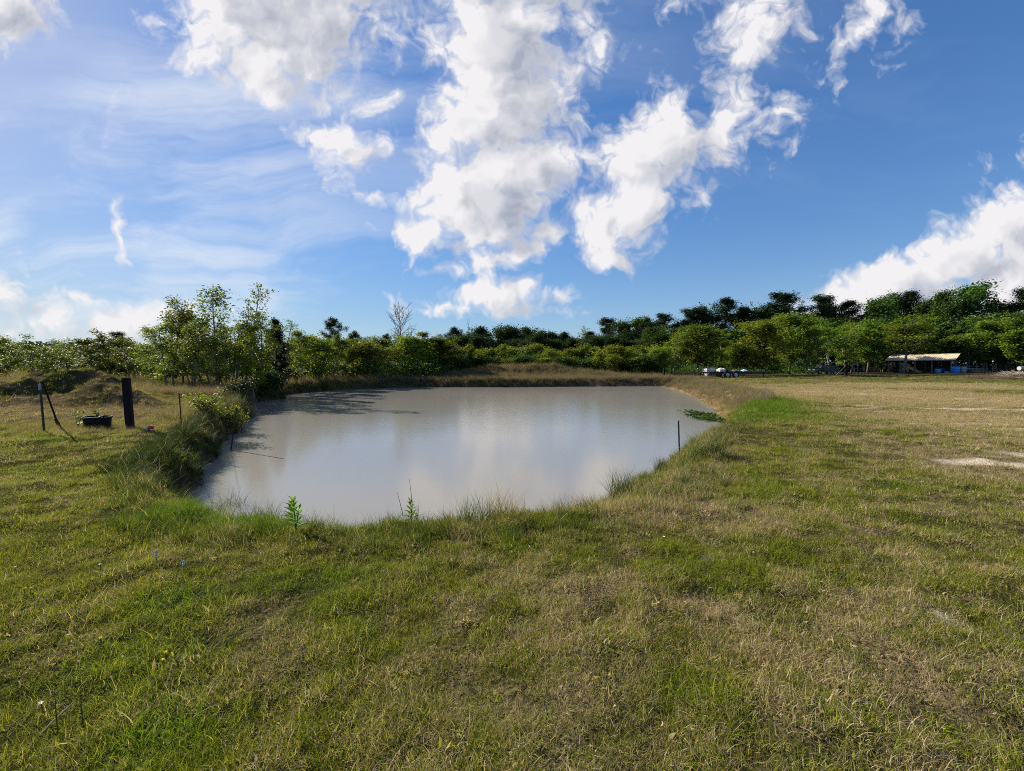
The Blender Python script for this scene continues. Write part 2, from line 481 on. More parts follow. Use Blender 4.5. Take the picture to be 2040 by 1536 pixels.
# x, y, radius x, radius y, height, turn
MOUNDS = [(-22.4, 20.4, 2.7, 1.2, 1.15, .2), (-20.2, 20.8, 1.6, 1.1, .75, 0), (-17.9, 19.0, 1.5, 1.0, 1.05, -.3), (-16.3, 17.6, 1.5, .6, .75, 0),
          (-19.6, 17.3, 1.9, .6, .32, .1), (-26, 22.5, 2.4, 1.6, .9, 0), (-29.5, 25.5, 3.0, 2.0, .9, 0), (-14.6, 17.0, .9, .5, .22, 0),
          (1.5, 58, 6.5, 2.6, 1.15, 0), (5.5, 57.5, 4.2, 2.2, .55, .1), (-2.6, 57, 3.4, 2.0, .45, 0), (-8, 54, 4, 2, .4, .2), (11, 56, 4, 2, .35, 0)]
def terrain(x, y):
    x = np.asarray(x, float); y = np.asarray(y, float)
    sdv, w = pond_sd(x, y)
    r = np.hypot(x, y)
    z = (fbm(x * .35, y * .35, 21, 4) - .5) * .16 + (fbm(x * 1.7, y * 1.7, 31, 3) - .5) * .07
    z = z + (fbm(x * 3.3, y * 3.3, 33, 3) - .5) * .10 * sst(30, 8, r)
    for (mx, my, rx, ry, h, a) in MOUNDS:
        ca, sa = math.cos(a), math.sin(a)
        px_ = (x - mx) * ca + (y - my) * sa; py_ = -(x - mx) * sa + (y - my) * ca
        q2 = (px_ / rx) ** 2 + (py_ / ry) ** 2
        z = z + h * np.exp(-q2 * .9) * (.55 + .75 * fbm(x * 1.1, y * 1.1, 41, 3) + .35 * (fbm(x * 3.5, y * 3.5, 43, 3) - .5))
    z = z + .15 * sst(52, 66, x)                      # the yard by the shed lies a little higher
    # raised lush shoulder to the right of the water
    z = z + .10 * np.exp(-(((x - 9.6) / 2.2) ** 2 + ((y - 17) / 4.5) ** 2))
    b = sst(0, 1, sdv / w)
    bank_n = (fbm(x * 2.4, y * 2.4, 51, 3) - .5) * .22
    lo = WATER - .06
    zz = lo + (z - lo) * b + bank_n * (b * (1 - b) * 4)
    under = np.clip(-sdv, 0, 3) / 3
    return np.where(sdv > 0, zz, lo - .7 * under - .05)

def tz(x, y):
    return float(terrain(np.array([x]), np.array([y]))[0])

# patches: x, y, rx, ry, turn, amount
def patch(x, y, L):
    v = np.zeros(np.shape(x))
    for (mx, my, rx, ry, a, h) in L:
        ca, sa = math.cos(a), math.sin(a)
        px_ = (x - mx) * ca + (y - my) * sa; py_ = -(x - mx) * sa + (y - my) * ca
        v = np.maximum(v, h * np.exp(-((px_ / rx) ** 2 + (py_ / ry) ** 2)))
    return v
LUSH = [(10.2, 17.2, 1.9, 5.0, -.35, 1.0), (12.4, 20.5, 1.5, 3.2, -.35, .9), (8.0, 14.0, 1.2, 2.0, -.5, .8), (5.6, 6.0, .9, .55, 0, .55), (-2.45, 3.0, .3, .16, 0, .9),
        (-1.6, 3.3, .35, .3, 0, .6), (-3.6, 5.2, 1.0, .5, .3, .6), (-2.4, 4.6, .6, .3, 0, .6), (.8, 2.1, .35, .25, 0, .6), (1.5, 2.0, .3, .3, 0, .5), (-6.2, 10.3, 1.0, 2.4, -.45, .8),
        (-5.2, 7.3, .9, .8, 0, .9), (-1.0, 5.2, 2.2, .4, 0, .35), (50, 46, 16, 5, 0, .6), (-10.0, 9.5, .7, .25, 0, .8), (2.6, 3.4, .3, .2, 0, .5), (-1.6, 1.9, .3, .2, 0, .6)]
DRY = [(21, 24, 11, 16, 0, 1.0), (34, 34, 16, 8, 0, .95), (15, 12.5, 7.0, 6.0, 0, .95), (9, 7.5, 3.4, 3.2, 0, .75), (.3, 3.4, 1.4, .9, 0, .5), (1.8, 5.0, 1.3, .8, .3, .62), (.4, 2.1, 1.2, .6, 0, .45), (3.4, 7.3, .9, .8, 0, .6),
       (2.5, 2.6, 1.6, 1.3, 0, .52), (-14, 15, 5, 3, 0, .98), (-20, 15, 8, 3.4, 0, .92), (-11.3, 10.9, 3.4, .5, .1, .8), (-9.6, 12.6, 2.6, 1.3, 0, .95), (12.5, 30, 2.2, 12, -.15, .85), (0, 56, 18, 6, 0, .85), (-12, 20, 4, 5, 0, .8)]
SOIL = [(8.2, 7.2, 1.3, .35, -.35, 1.0), (9.4, 7.9, 1.0, .3, -.2, .7), (16.6, 16.6, 2.6, .42, -.12, 1.0), (19.0, 15.9, 2.6, .34, -.1, 1.0), (14.5, 17.6, 1.6, .25, -.1, .8), (13.6, 16.6, 1.4, .16, 0, .5), (2.95, 2.85, .42, .08, -.55, .8),
        (12.6, 11.0, 1.8, .15, -.1, .4), (56, 68, 7, 1.2, -.3, .9), (63, 62, 5, .6, -.5, .5), (1.85, 3.7, .3, .08, -.4, .45), (-.9, 2.55, .14, .1, 0, .4)]
def fields(x, y):
    x = np.asarray(x, float); y = np.asarray(y, float)
    sdv, w = pond_sd(x, y)
    n = fbm(x * .8, y * .8, 71, 4); n2 = fbm(x * 2.7, y * 2.7, 81, 3); n3 = fbm(x * .18, y * .5, 91, 3)
    left = sst(1.0, -3.5, x)
    dry = .40 - .22 * left
    dry = np.maximum(dry, patch(x, y, DRY))
    n5 = fbm(x * 7.5, y * 7.5, 86, 2)
    dry = dry + (n - .5) * .6 + (n2 - .5) * .8 + (n5 - .5) * .8 + (n3 - .5) * .35 * sst(6, 20, y)
    lush = patch(x, y, LUSH) + (fbm(x * 1.3, y * 1.3, 101, 3) - .62) * 1.2
    tr = patch(x, y, DRY[:4])
    lush = np.clip(lush, 0, 1) * (1 - .85 * tr * (patch(x, y, LUSH[:3]) < .4))
    dry = np.clip(dry - lush * .75, .03, .97)
    soil = np.maximum(patch(x, y, SOIL), .62 * tr * sst(.56, .70, fbm(x * .45, y * 1.9, 191, 4)))
    soil = np.clip((soil + (fbm(x * 1.6, y * 4.2, 111, 4) - .5) * 1.0 - .42) * 2.6, 0, 1) * (soil > .03)
    mud = sst(.55, .0, sdv / np.maximum(w, .9)) * (sdv > -9)
    mn = patch(x, y, [(a_[0], a_[1], a_[2] * .9, a_[3] * .9, a_[5], 1.0) for a_ in MOUNDS])
    mud = np.maximum(mud, mn * sst(.42, .60, fbm(x * 1.5, y * 1.5, 121, 3)) * .9)
    return dry, lush, soil, mud, sdv, w

# ------------------------------------------------------------------ ground sheet
def spaced(lo, flo, fhi, hi, step, grow):
    a = list(np.arange(flo, fhi, step)); s = step
    while a[-1] < hi:
        s *= grow; a.append(a[-1] + s)
    s = step; b = [flo]
    while b[-1] > lo:
        s *= grow; b.append(b[-1] - s)
    return np.array(b[:0:-1] + a)
gx = spaced(-420, -15, 12, 420, .13, 1.045)
gy = spaced(-60, .5, 25, 620, .13, 1.03)
X, Y = np.meshgrid(gx, gy)
xf, yf = X.ravel(), Y.ravel()
zf = terrain(xf, yf)
ny_, nx_ = X.shape
idx = np.arange(nx_ * ny_).reshape(ny_, nx_)
Q = np.stack([idx[:-1, :-1], idx[:-1, 1:], idx[1:, 1:], idx[1:, :-1]], -1).reshape(-1, 4)
gm = quad_mesh('ground', np.stack([xf, yf, zf], 1), Q)
gm.polygons.foreach_set('use_smooth', [True] * len(gm.polygons))
fd, fl, fs_, fm, _, _ = fields(xf, yf)
sdg, _w = pond_sd(xf, yf)
for nm, arr in (('clay', np.exp(-(np.maximum(sdg - .35, 0) / .55) ** 2) * sst(7.5, 9.5, xf) * sst(17, 22, yf) * sst(.30, .50, fbm(xf * .9, yf * .9, 181, 3))), ('thatch', patch(xf, yf, DRY[:3])), ('dry', fd), ('lush', fl), ('soil', fs_), ('mud', fm)):
    at = gm.attributes.new(nm, 'FLOAT', 'POINT'); at.data.foreach_set('value', arr.astype(np.float32))

GREEN_A = (.175, .205, .016); GREEN_B = (.092, .130, .012); GREEN_Y = (.29, .28, .026)
LUSH_C = (.088, .180, .010)
STRAW_A = (.50, .405, .245); STRAW_B = (.26, .20, .115); STRAW_C = (.31, .215, .10)
BROWN_A = (.25, .20, .14); BROWN_B = (.125, .095, .07); BROWN_C = (.19, .125, .085)

m = bpy.data.materials.new('ground_turf'); m.use_nodes = True
B = NB(m.node_tree); bs = m.node_tree.nodes['Principled BSDF']
pos = B.n('ShaderNodeNewGeometry').outputs['Position']
dryA, lushA, soilA, mudA = (B.attr(k) for k in ('dry', 'lush', 'soil', 'mud'))
f1 = B.noise(pos, 26, 5, .7); f2 = B.noise(pos, 5.0, 5, .65); f3 = B.noise(B.mapping(pos, scale=(.5, 1.6, 1)), 1.4, 5, .65)
k = B.m('ADD', dryA, B.m('ADD', B.m('MULTIPLY', B.m('SUBTRACT', f1, .5), 1.2), B.m('MULTIPLY', B.m('SUBTRACT', f2, .5), .9)))
k = B.mr(k, .25, .75, smooth=True)
gcol = B.mix(B.mr(f3, .35, .65), (.070, .070, .018), (.044, .046, .013))
gcol = B.mix(lushA, gcol, (.046, .062, .012))
scol = B.mix(B.attr('thatch'), B.mix(B.mr(f2, .35, .65), (.19, .145, .075), (.11, .08, .045)), B.mix(B.mr(f2, .35, .65), (.42, .32, .15), (.27, .20, .10)))
c = B.mix(k, gcol, scol)
c = B.mix(B.mr(B.noise(pos, 45, 4, .65), .47, .62), c, (.020, .016, .010))
c = B.mix(soilA, c, B.mix(B.mr(B.noise(pos, 9, 6, .7), .35, .65), (.50, .42, .32), (.38, .30, .21)))
mcol = B.mix(B.mr(f2, .35, .65), (.11, .078, .05), (.055, .04, .028))
c = B.mix(mudA, c, mcol)
c = B.mix(B.attr('clay'), c, B.mix(B.mr(f2, .35, .65), (.34, .19, .11), (.24, .13, .075)))
B.put(bs.inputs['Base Color'], c)
bs.inputs['Roughness'].default_value = 1.0; bs.inputs['Specular IOR Level'].default_value = .0
bp = B.n('ShaderNodeBump'); bp.inputs['Strength'].default_value = .8; bp.inputs['Distance'].default_value = .05
B.put(bp.inputs['Height'], B.m('ADD', B.noise(pos, 30, 4, .7), B.m('MULTIPLY', f2, 2)))
B.put(bs.inputs['Normal'], bp.outputs[0])
M['ground'] = m
g = link('ground', gm, m); tag(g, 'uneven grassy ground round the pond', None, None, 'structure')

# ------------------------------------------------------------------ water
m = bpy.data.materials.new('murky_water'); m.use_nodes = True
B = NB(m.node_tree); bs = m.node_tree.nodes['Principled BSDF']
pos = B.n('ShaderNodeNewGeometry').outputs['Position']
big = B.noise(B.mapping(pos, scale=(.10, .16, 1)), 1.0, 3, .5)
B.put(bs.inputs['Base Color'], B.mix(B.mr(big, .35, .65), (.240, .224, .194), (.222, .208, .184)))
bs.inputs['Roughness'].default_value = .11
bs.inputs['IOR'].default_value = 1.33
bs.inputs['Specular IOR Level'].default_value = .5
sepw = B.n('ShaderNodeSeparateXYZ'); B.put(sepw.inputs[0], pos)
pr = B.mapping(pos, rot=(0, 0, rad(14)), scale=(1.0, 2.0, 1))
rip = B.noise(pr, 3.0, 3, .5, dist=.6)
rip2 = B.noise(pr, 11.0, 3, .6, dist=.3)
hgt = B.m('ADD', rip, B.m('MULTIPLY', rip2, .35))
calm = B.mr(B.m('ADD', sepw.outputs[1], B.m('MULTIPLY', B.m('SUBTRACT', B.noise(pos, .22, 3, .5), .5), 10)), 8, 20, .16, 1.0, smooth=True)
bp = B.n('ShaderNodeBump'); bp.inputs['Distance'].default_value = .035
B.put(bp.inputs['Strength'], B.m('MULTIPLY', calm, .13))
B.put(bp.inputs['Height'], hgt); B.put(bs.inputs['Normal'], bp.outputs[0])
wx = np.linspace(-22, 20.5, 60); wy = np.linspace(4.8, 51, 60)
Xw, Yw = np.meshgrid(wx, wy)
iw = np.arange(3600).reshape(60, 60)
wq_ = np.stack([iw[:-1, :-1], iw[:-1, 1:], iw[1:, 1:], iw[1:, :-1]], -1).reshape(-1, 4)
cx_ = (Xw[:-1, :-1] + Xw[1:, 1:]).ravel() / 2; cy_ = (Yw[:-1, :-1] + Yw[1:, 1:]).ravel() / 2
keep = pond_sd(cx_, cy_)[0] < 1.3
wm = quad_mesh('water', np.stack([Xw.ravel(), Yw.ravel(), np.full(3600, WATER)], 1), wq_[keep])
tag(link('water', wm, m), 'still murky grey-brown pond water', None, None, 'structure')

# ------------------------------------------------------------------ grass: tufts scattered as three masses
def blade_mat(name, green=None, straw=None):
    m = bpy.data.materials.new(name); m.use_nodes = True
    nt = m.node_tree; nt.nodes.clear(); B = NB(nt)
    ge = B.n('ShaderNodeNewGeometry'); oi = B.n('ShaderNodeObjectInfo')
    r = B.m('FRACT', B.m('MULTIPLY_ADD', oi.outputs['Random'], 7.31, ge.outputs['Random Per Island']))
    r2 = B.m('FRACT', B.m('MULTIPLY', r, 17.7)); r3 = B.m('FRACT', B.m('MULTIPLY', r, 53.3))
    dry = B.attr('dry', 'INSTANCER'); lush = B.attr('lush', 'INSTANCER')
    gr = B.mix(r2, *(green or (GREEN_A, GREEN_B)))
    gr = B.mix(B.mr(r3, .62, .85), gr, GREEN_Y if green is None else tuple(1.6 * c for c in green[0]))
    gr = B.mix(B.m('MULTIPLY', lush, .85), gr, LUSH_C)
    sw_ = straw or (STRAW_A, STRAW_B, STRAW_C)
    st = B.mix(r2, sw_[0], sw_[1])
    st = B.mix(B.mr(r3, .7, .9), st, sw_[2])
    isdry = B.m('LESS_THAN', r, dry)
    col = B.mix(isdry, gr, st)
    df = B.n('ShaderNodeBsdfPrincipled')
    B.put(df.inputs['Base Color'], col); df.inputs['Roughness'].default_value = .6; df.inputs['Specular IOR Level'].default_value = .06
    tr = B.n('ShaderNodeBsdfTranslucent'); B.put(tr.inputs['Color'], B.mix(1.0, col, (1.35, 1.3, .8), 'MULTIPLY'))
    mx = B.n('ShaderNodeMixShader'); mx.inputs[0].default_value = .36
    B.put(mx.inputs[1], df.outputs[0]); B.put(mx.inputs[2], tr.outputs[0])
    B.put(B.n('ShaderNodeOutputMaterial').inputs[0], mx.outputs[0])
    return m

def blades(rng, n, spread, h0, h1, w0, bend, lean=.3, segs=3, dirn=None):
    V = []; Qs = []
    for i in range(n):
        a = rng.uniform(0, 2 * math.pi); rr = spread * math.sqrt(rng.uniform())
        x0, y0 = rr * math.cos(a), rr * math.sin(a)
        h = rng.uniform(h0, h1); w = w0 * rng.uniform(.7, 1.3)
        la = rng.uniform(0, 2 * math.pi)
        out = rng.uniform(0, 1) * lean
        bd = bend * rng.uniform(.3, 1.3)
        fx = rng.uniform(0, math.pi)
        sxv, syv = math.cos(fx) * w / 2, math.sin(fx) * w / 2
        b = len(V)
        ang = out
        px_, py_, pz_ = x0, y0, -.01
        for s in range(segs + 1):
            t = s / segs
            ww = (1 - t) ** .7
            if s == segs: ww = .08
            V.append((px_ - sxv * ww, py_ - syv * ww, pz_)); V.append((px_ + sxv * ww, py_ + syv * ww, pz_))
            st = h / segs
            px_ += math.sin(ang) * math.cos(la) * st; py_ += math.sin(ang) * math.sin(la) * st; pz_ += math.cos(ang) * st
            ang += bd / segs
        for s in range(segs):
            Qs.append((b + 2 * s, b + 2 * s + 1, b + 2 * s + 3, b + 2 * s + 2))
    return np.array(V), np.array(Qs)

def scatter(name, pts, rz, scl, dry, lush, pick, protos, label, tilt=None):
    """One mass of tufts: a point cloud that carries the tufts."""
    col_ = bpy.data.collections.new(name + '_tufts')
    for o in protos: col_.objects.link(o)
    n = len(pts)
    me = bpy.data.meshes.new(name)
    me.vertices.add(n); me.vertices.foreach_set('co', np.asarray(pts, np.float32).ravel())
    rot = np.zeros((n, 3), np.float32); rot[:, 2] = rz
    if tilt is not None: rot[:, 0] = tilt[:, 0]; rot[:, 1] = tilt[:, 1]
    me.attributes.new('rot', 'FLOAT_VECTOR', 'POINT').data.foreach_set('vector', rot.ravel())
    me.attributes.new('scl', 'FLOAT', 'POINT').data.foreach_set('value', np.asarray(scl, np.float32))
    me.attributes.new('dry', 'FLOAT', 'POINT').data.foreach_set('value', np.asarray(dry, np.float32))
    me.attributes.new('lush', 'FLOAT', 'POINT').data.foreach_set('value', np.asarray(lush, np.float32))
    me.attributes.new('pick', 'INT', 'POINT').data.foreach_set('value', np.asarray(pick, np.int32))
    o = bpy.data.objects.new(name, me); C.objects.link(o)
    ng = bpy.data.node_groups.new(name + '_scatter', 'GeometryNodeTree')
    ng.interface.new_socket('Geometry', in_out='INPUT', socket_type='NodeSocketGeometry')
    ng.interface.new_socket('Geometry', in_out='OUTPUT', socket_type='NodeSocketGeometry')
    N = ng.nodes; Lk = ng.links
    gi = N.new('NodeGroupInput'); go = N.new('NodeGroupOutput')
    ip = N.new('GeometryNodeInstanceOnPoints'); ci_ = N.new('GeometryNodeCollectionInfo')
    ci_.inputs['Collection'].default_value = col_
    ci_.inputs['Separate Children'].default_value = True; ci_.inputs['Reset Children'].default_value = True
    def na(nm, t):
        a = N.new('GeometryNodeInputNamedAttribute'); a.data_type = t; a.inputs['Name'].default_value = nm
        return a.outputs['Attribute']
    Lk.new(gi.outputs[0], ip.inputs['Points']); Lk.new(ci_.outputs[0], ip.inputs['Instance'])
    ip.inputs['Pick Instance'].default_value = True
    Lk.new(na('pick', 'INT'), ip.inputs['Instance Index']); Lk.new(na('rot', 'FLOAT_VECTOR'), ip.inputs['Rotation'])
    Lk.new(na('scl', 'FLOAT'), ip.inputs['Scale']); Lk.new(ip.outputs[0], go.inputs[0])
    md = o.modifiers.new('scatter', 'NODES'); md.node_group = ng
    return tag(o, label, None, None, 'stuff')

def proto(name, V, Q_, mat):
    me = quad_mesh(name, V, Q_); me.materials.append(mat)
    return bpy.data.objects.new(name, me)

M['blade'] = blade_mat('grass_blades')
M['dry_blade'] = blade_mat('dry_grass_blades', straw=(BROWN_A, BROWN_B, BROWN_C))
M['bank_blade'] = blade_mat('bank_grass_blades', green=((.075, .100, .018), (.036, .058, .012)))

rg = np.random.default_rng(3)
lawn_p = []
for i in range(8):
    V, Q_ = blades(rg, 40, .085, .028, .075 if i < 5 else .10, .0029, 1.6, lean=1.15)
    lawn_p.append(proto('lawn_tuft_%02d' % i, V, Q_, M['blade']))
for i in range(3):     # flat little broad leaves
    V, Q_ = blades(rg, 16, .07, .02, .045, .016, 1.2, lean=1.1)
    lawn_p.append(proto('lawn_tuft_%02d' % (8 + i), V, Q_, M['blade']))

def ring_points(rng, rings, az=rad(62)):
    ps = []
    for (r0, r1, dens) in rings:
        n = int(dens * (r1 * r1 - r0 * r0) * az)
        r = np.sqrt(rng.uniform(r0 * r0, r1 * r1, n)); a = rng.uniform(-az, az, n)
        ps.append(np.stack([r * np.sin(a), r * np.cos(a)], 1))
    return np.concatenate(ps)

p2 = ring_points(rg, [(.9, 3, 950), (3, 6, 640), (6, 10, 320), (10, 18, 90), (18, 32, 34), (32, 60, 13), (60, 85, 5.0)])
dr, lu, so, mu, sdv, ww = fields(p2[:, 0], p2[:, 1])
z = terrain(p2[:, 0], p2[:, 1])
R_ = np.hypot(p2[:, 0], p2[:, 1])
dens = fbm(p2[:, 0] * 1.9, p2[:, 1] * 1.9, 131, 3)
ok = (sdv > .25) & (rg.uniform(size=len(p2)) > mu * (sdv > 2.0) * .9) & (rg.uniform(size=len(p2)) > so * .96) & (rg.uniform(size=len(p2)) < .75 + dens * .6)
ok &= ~((p2[:, 0] < -9.5) & (p2[:, 1] > 12.5) & (rg.uniform(size=len(p2)) < .5))
p2, dr, lu, z, R_, dens = p2[ok], dr[ok], lu[ok], z[ok], R_[ok], dens[ok]
gap = fbm(p2[:, 0] * 4.6, p2[:, 1] * 4.6, 137, 2)
kk = (rg.uniform(size=len(p2)) < .25 + .75 * sst(.30, .46, gap)) | (R_ > 14)
p2, dr, lu, z, R_, dens = p2[kk], dr[kk], lu[kk], z[kk], R_[kk], dens[kk]
n = len(p2)
scl = np.where(rg.uniform(size=n) < .08, 1.35, 1.0) * rg.uniform(.65, 1.25, n) * (.72 + 1.15 * np.clip(dens - .25, 0, .5)) * (1 + .55 * lu) * np.interp(R_, [0, 6, 12, 25, 50, 85], [.80, .92, 1.2, 1.6, 1.7, 1.6])
pick = rg.integers(0, 8, n); pick = np.where(rg.uniform(size=n) < .10, rg.integers(8, 11, n), pick)
tl = rg.normal(0, .22, (n, 2))
scatter('lawn_grass', np.stack([p2[:, 0], p2[:, 1], z], 1), rg.uniform(0, 6.28, n), scl, dr, lu, pick, lawn_p,
        'short rough lawn grass, green mixed with straw', tl)

# taller grass on the near banks
bank_p = []
for i in range(6):
    V, Q_ = blades(rg, 30, .10, .14, .34, .0055, 1.1, lean=.45, segs=4)
    bank_p.append(proto('bank_tuft_%02d' % i, V, Q_, M['bank_blade']))
M['rush_blade'] = blade_mat('shade_dark_blades', green=((.026, .044, .010), (.013, .024, .007)))  # same bank grass, greens darkened to paint in the bank's shade
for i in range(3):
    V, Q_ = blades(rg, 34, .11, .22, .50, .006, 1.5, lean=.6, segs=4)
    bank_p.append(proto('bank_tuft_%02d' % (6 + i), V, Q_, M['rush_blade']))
n = 90000
bx = rg.uniform(-22, 16, n); by = rg.uniform(3.8, 40, n)
dr, lu, so, mu, sdv, ww = fields(bx, by)
edge_w = np.where(bx < -4.5, .6, np.where(by < 8, 1.15, .8))
near = (sdv > .08) & (sdv < ww * .9 + edge_w * .6)
rightfar = (bx > 4) & (by > 17)
pr_ = np.where(near, np.interp(by, [4, 10, 20, 40], [1, .8, .45, .25]), 0) * np.where(rightfar, .15, 1)
pr_ *= sst(0, .25, sdv) * .8 + .2
lushp = patch(bx, by, LUSH[:3])
pr_ = np.maximum(pr_, np.where(sdv > .1, np.clip(lushp - .35, 0, 1) * .5 * (by < 30), 0))
ok = rg.uniform(size=n) < pr_
bx, by, dr, lu, sdv, ww = bx[ok], by[ok], dr[ok], lu[ok], sdv[ok], ww[ok]
n = len(bx); Rb = np.hypot(bx, by)
z = terrain(bx, by)
hs_ = rg.uniform(.55, 1.25, n) * np.where(bx < -4.6, .92, .76) * np.interp(Rb, [4, 12, 25], [.9, 1.0, 1.35]) * np.where((bx > 5) & (by > 12), .75, 1)
shade_tuft = (bx < -4.4) & (by > 6.2) & (rg.uniform(size=n) < .96)  # tufts on the shaded bank get the blades with shade in their colour
scatter('bank_grass', np.stack([bx, by, z], 1), rg.uniform(0, 6.28, n), hs_, np.where(shade_tuft, .04, np.clip(dr - .12, .02, .8)), np.where(shade_tuft, 0, np.clip(lu, 0, 1)), np.where(shade_tuft, rg.integers(6, 9, n), rg.integers(0, 6, n)), bank_p,
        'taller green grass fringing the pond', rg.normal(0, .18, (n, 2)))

# tall dry grass
dry_p = []
for i in range(5):
    V, Q_ = blades(rg, 54, .22, .20, .62, .008, .9, lean=.6, segs=3)
    dry_p.append(proto('dry_tuft_%02d' % i, V, Q_, M['dry_blade']))
M['brush_blade'] = blade_mat('dead_brush', straw=((.20, .155, .12), (.09, .07, .058), (.15, .095, .07)))
for i in range(3):
    V, Q_ = blades(rg, 60, .30, .30, .80, .013, .8, lean=1.1, segs=3)
    dry_p.append(proto('dry_tuft_%02d' % (5 + i), V, Q_, M['brush_blade']))
ZONES = [  # x0,x1,y0,y1,count,scale,dry
    (-34, -8.8, 11.8, 27, 9000, .36, .85), (-14, -9.2, 10.6, 12.6, 500, .34, .6), (-13.5, -8.6, 13, 20, 900, .6, .75), (-20, -13.4, 22.5, 27, 900, .95, .92),
    (-20, 20, 46, 53, 6500, .8, .86), (-20, 20, 52, 62, 5600, 1.0, .84), (-24, -13, 33, 50, 1800, 1.15, .75), (10, 21, 19, 54, 4800, .8, .9), (13, 24, 50, 55, 900, .7, .85), (20, 36, 59, 66, 1500, 1.0, .85),
    (55, 62, 48, 53, 260, 1.1, .95), (-60, -22, 24, 60, 2500, 1.5, .7)]
ps = []
for (x0, x1, y0, y1, cnt, s, dv) in ZONES:
    x = rg.uniform(x0, x1, cnt); y = rg.uniform(y0, y1, cnt)
    sdv, ww = pond_sd(x, y)
    k = sdv > .12
    if x0 == 10: k &= (sdv < ww * 1.15) & (x < 21) & (sdv > rg.uniform(.3, 1.5, cnt))
    if x0 == -34: k &= rg.uniform(size=cnt) < np.clip((fbm(x * .5, y * .5, 141, 3) - .25) * 2.2, .08, 1)
    if y0 in (46,): k &= sdv < 3.4
    if x0 == -13.5: k &= sdv < 2.2
    x, y = x[k], y[k]
    ps.append(np.stack([x, y, s * rg.uniform(.55, 1.35, len(x)), np.clip(dv + rg.normal(0, .12, len(x)), 0, 1)], 1))
ps = np.concatenate(ps); n = len(ps)
scatter('dry_grass', np.stack([ps[:, 0], ps[:, 1], terrain(ps[:, 0], ps[:, 1]) - .02], 1), rg.uniform(0, 6.28, n), ps[:, 2], ps[:, 3], np.zeros(n),
        np.where((ps[:, 1] > 44) & (rg.uniform(size=n) < .55), rg.integers(5, 8, n), rg.integers(0, 5, n)), dry_p, 'tall dry brown grass on the banks and mounds', rg.normal(0, .15, (n, 2)))

# ------------------------------------------------------------------ trees
def rot_frame(rng, n, bias=.5):
    nrm = rng.normal(size=(n, 3)); nrm[:, 2] = np.abs(nrm[:, 2]) + bias
    nrm /= np.linalg.norm(nrm, axis=1, keepdims=True)
    a = rng.normal(size=(n, 3)); a -= nrm * (a * nrm).sum(1, keepdims=True); a /= np.linalg.norm(a, axis=1, keepdims=True)
    b = np.cross(nrm, a)
    return nrm, a, b

def leaf_quads(rng, centres, size, aspect=.55, bias=.5, jitter=.35):
    c = np.asarray(centres); n = len(c)
    nrm, a, b = rot_frame(rng, n, bias)
    s = size * rng.uniform(1 - jitter, 1 + jitter, (n, 1))
    v0 = c - a * s * .5; v2 = c + a * s * .5 + nrm * s * .05
    v1 = c + b * s * aspect * .5 + nrm * s * .13; v3 = c - b * s * aspect * .5 + nrm * s * .13
    V = np.stack([v0, v1, v2, v3], 1).reshape(-1, 3)
    return V, np.arange(4 * n).reshape(-1, 4)

def polyline(rng, p, d_, L, segs, wig, up):
    pts = [np.array(p, float)]; d_ = np.array(d_, float)
    for s in range(segs):
        d_ = d_ + rng.normal(0, wig, 3); d_[2] += up
        d_ /= np.linalg.norm(d_)
        pts.append(pts[-1] + d_ * L / segs)
    return pts, d_

def at_t(pts, t):
    f = t * (len(pts) - 1); i = min(int(f), len(pts) - 2); f -= i
    return pts[i] * (1 - f) + pts[i + 1] * f

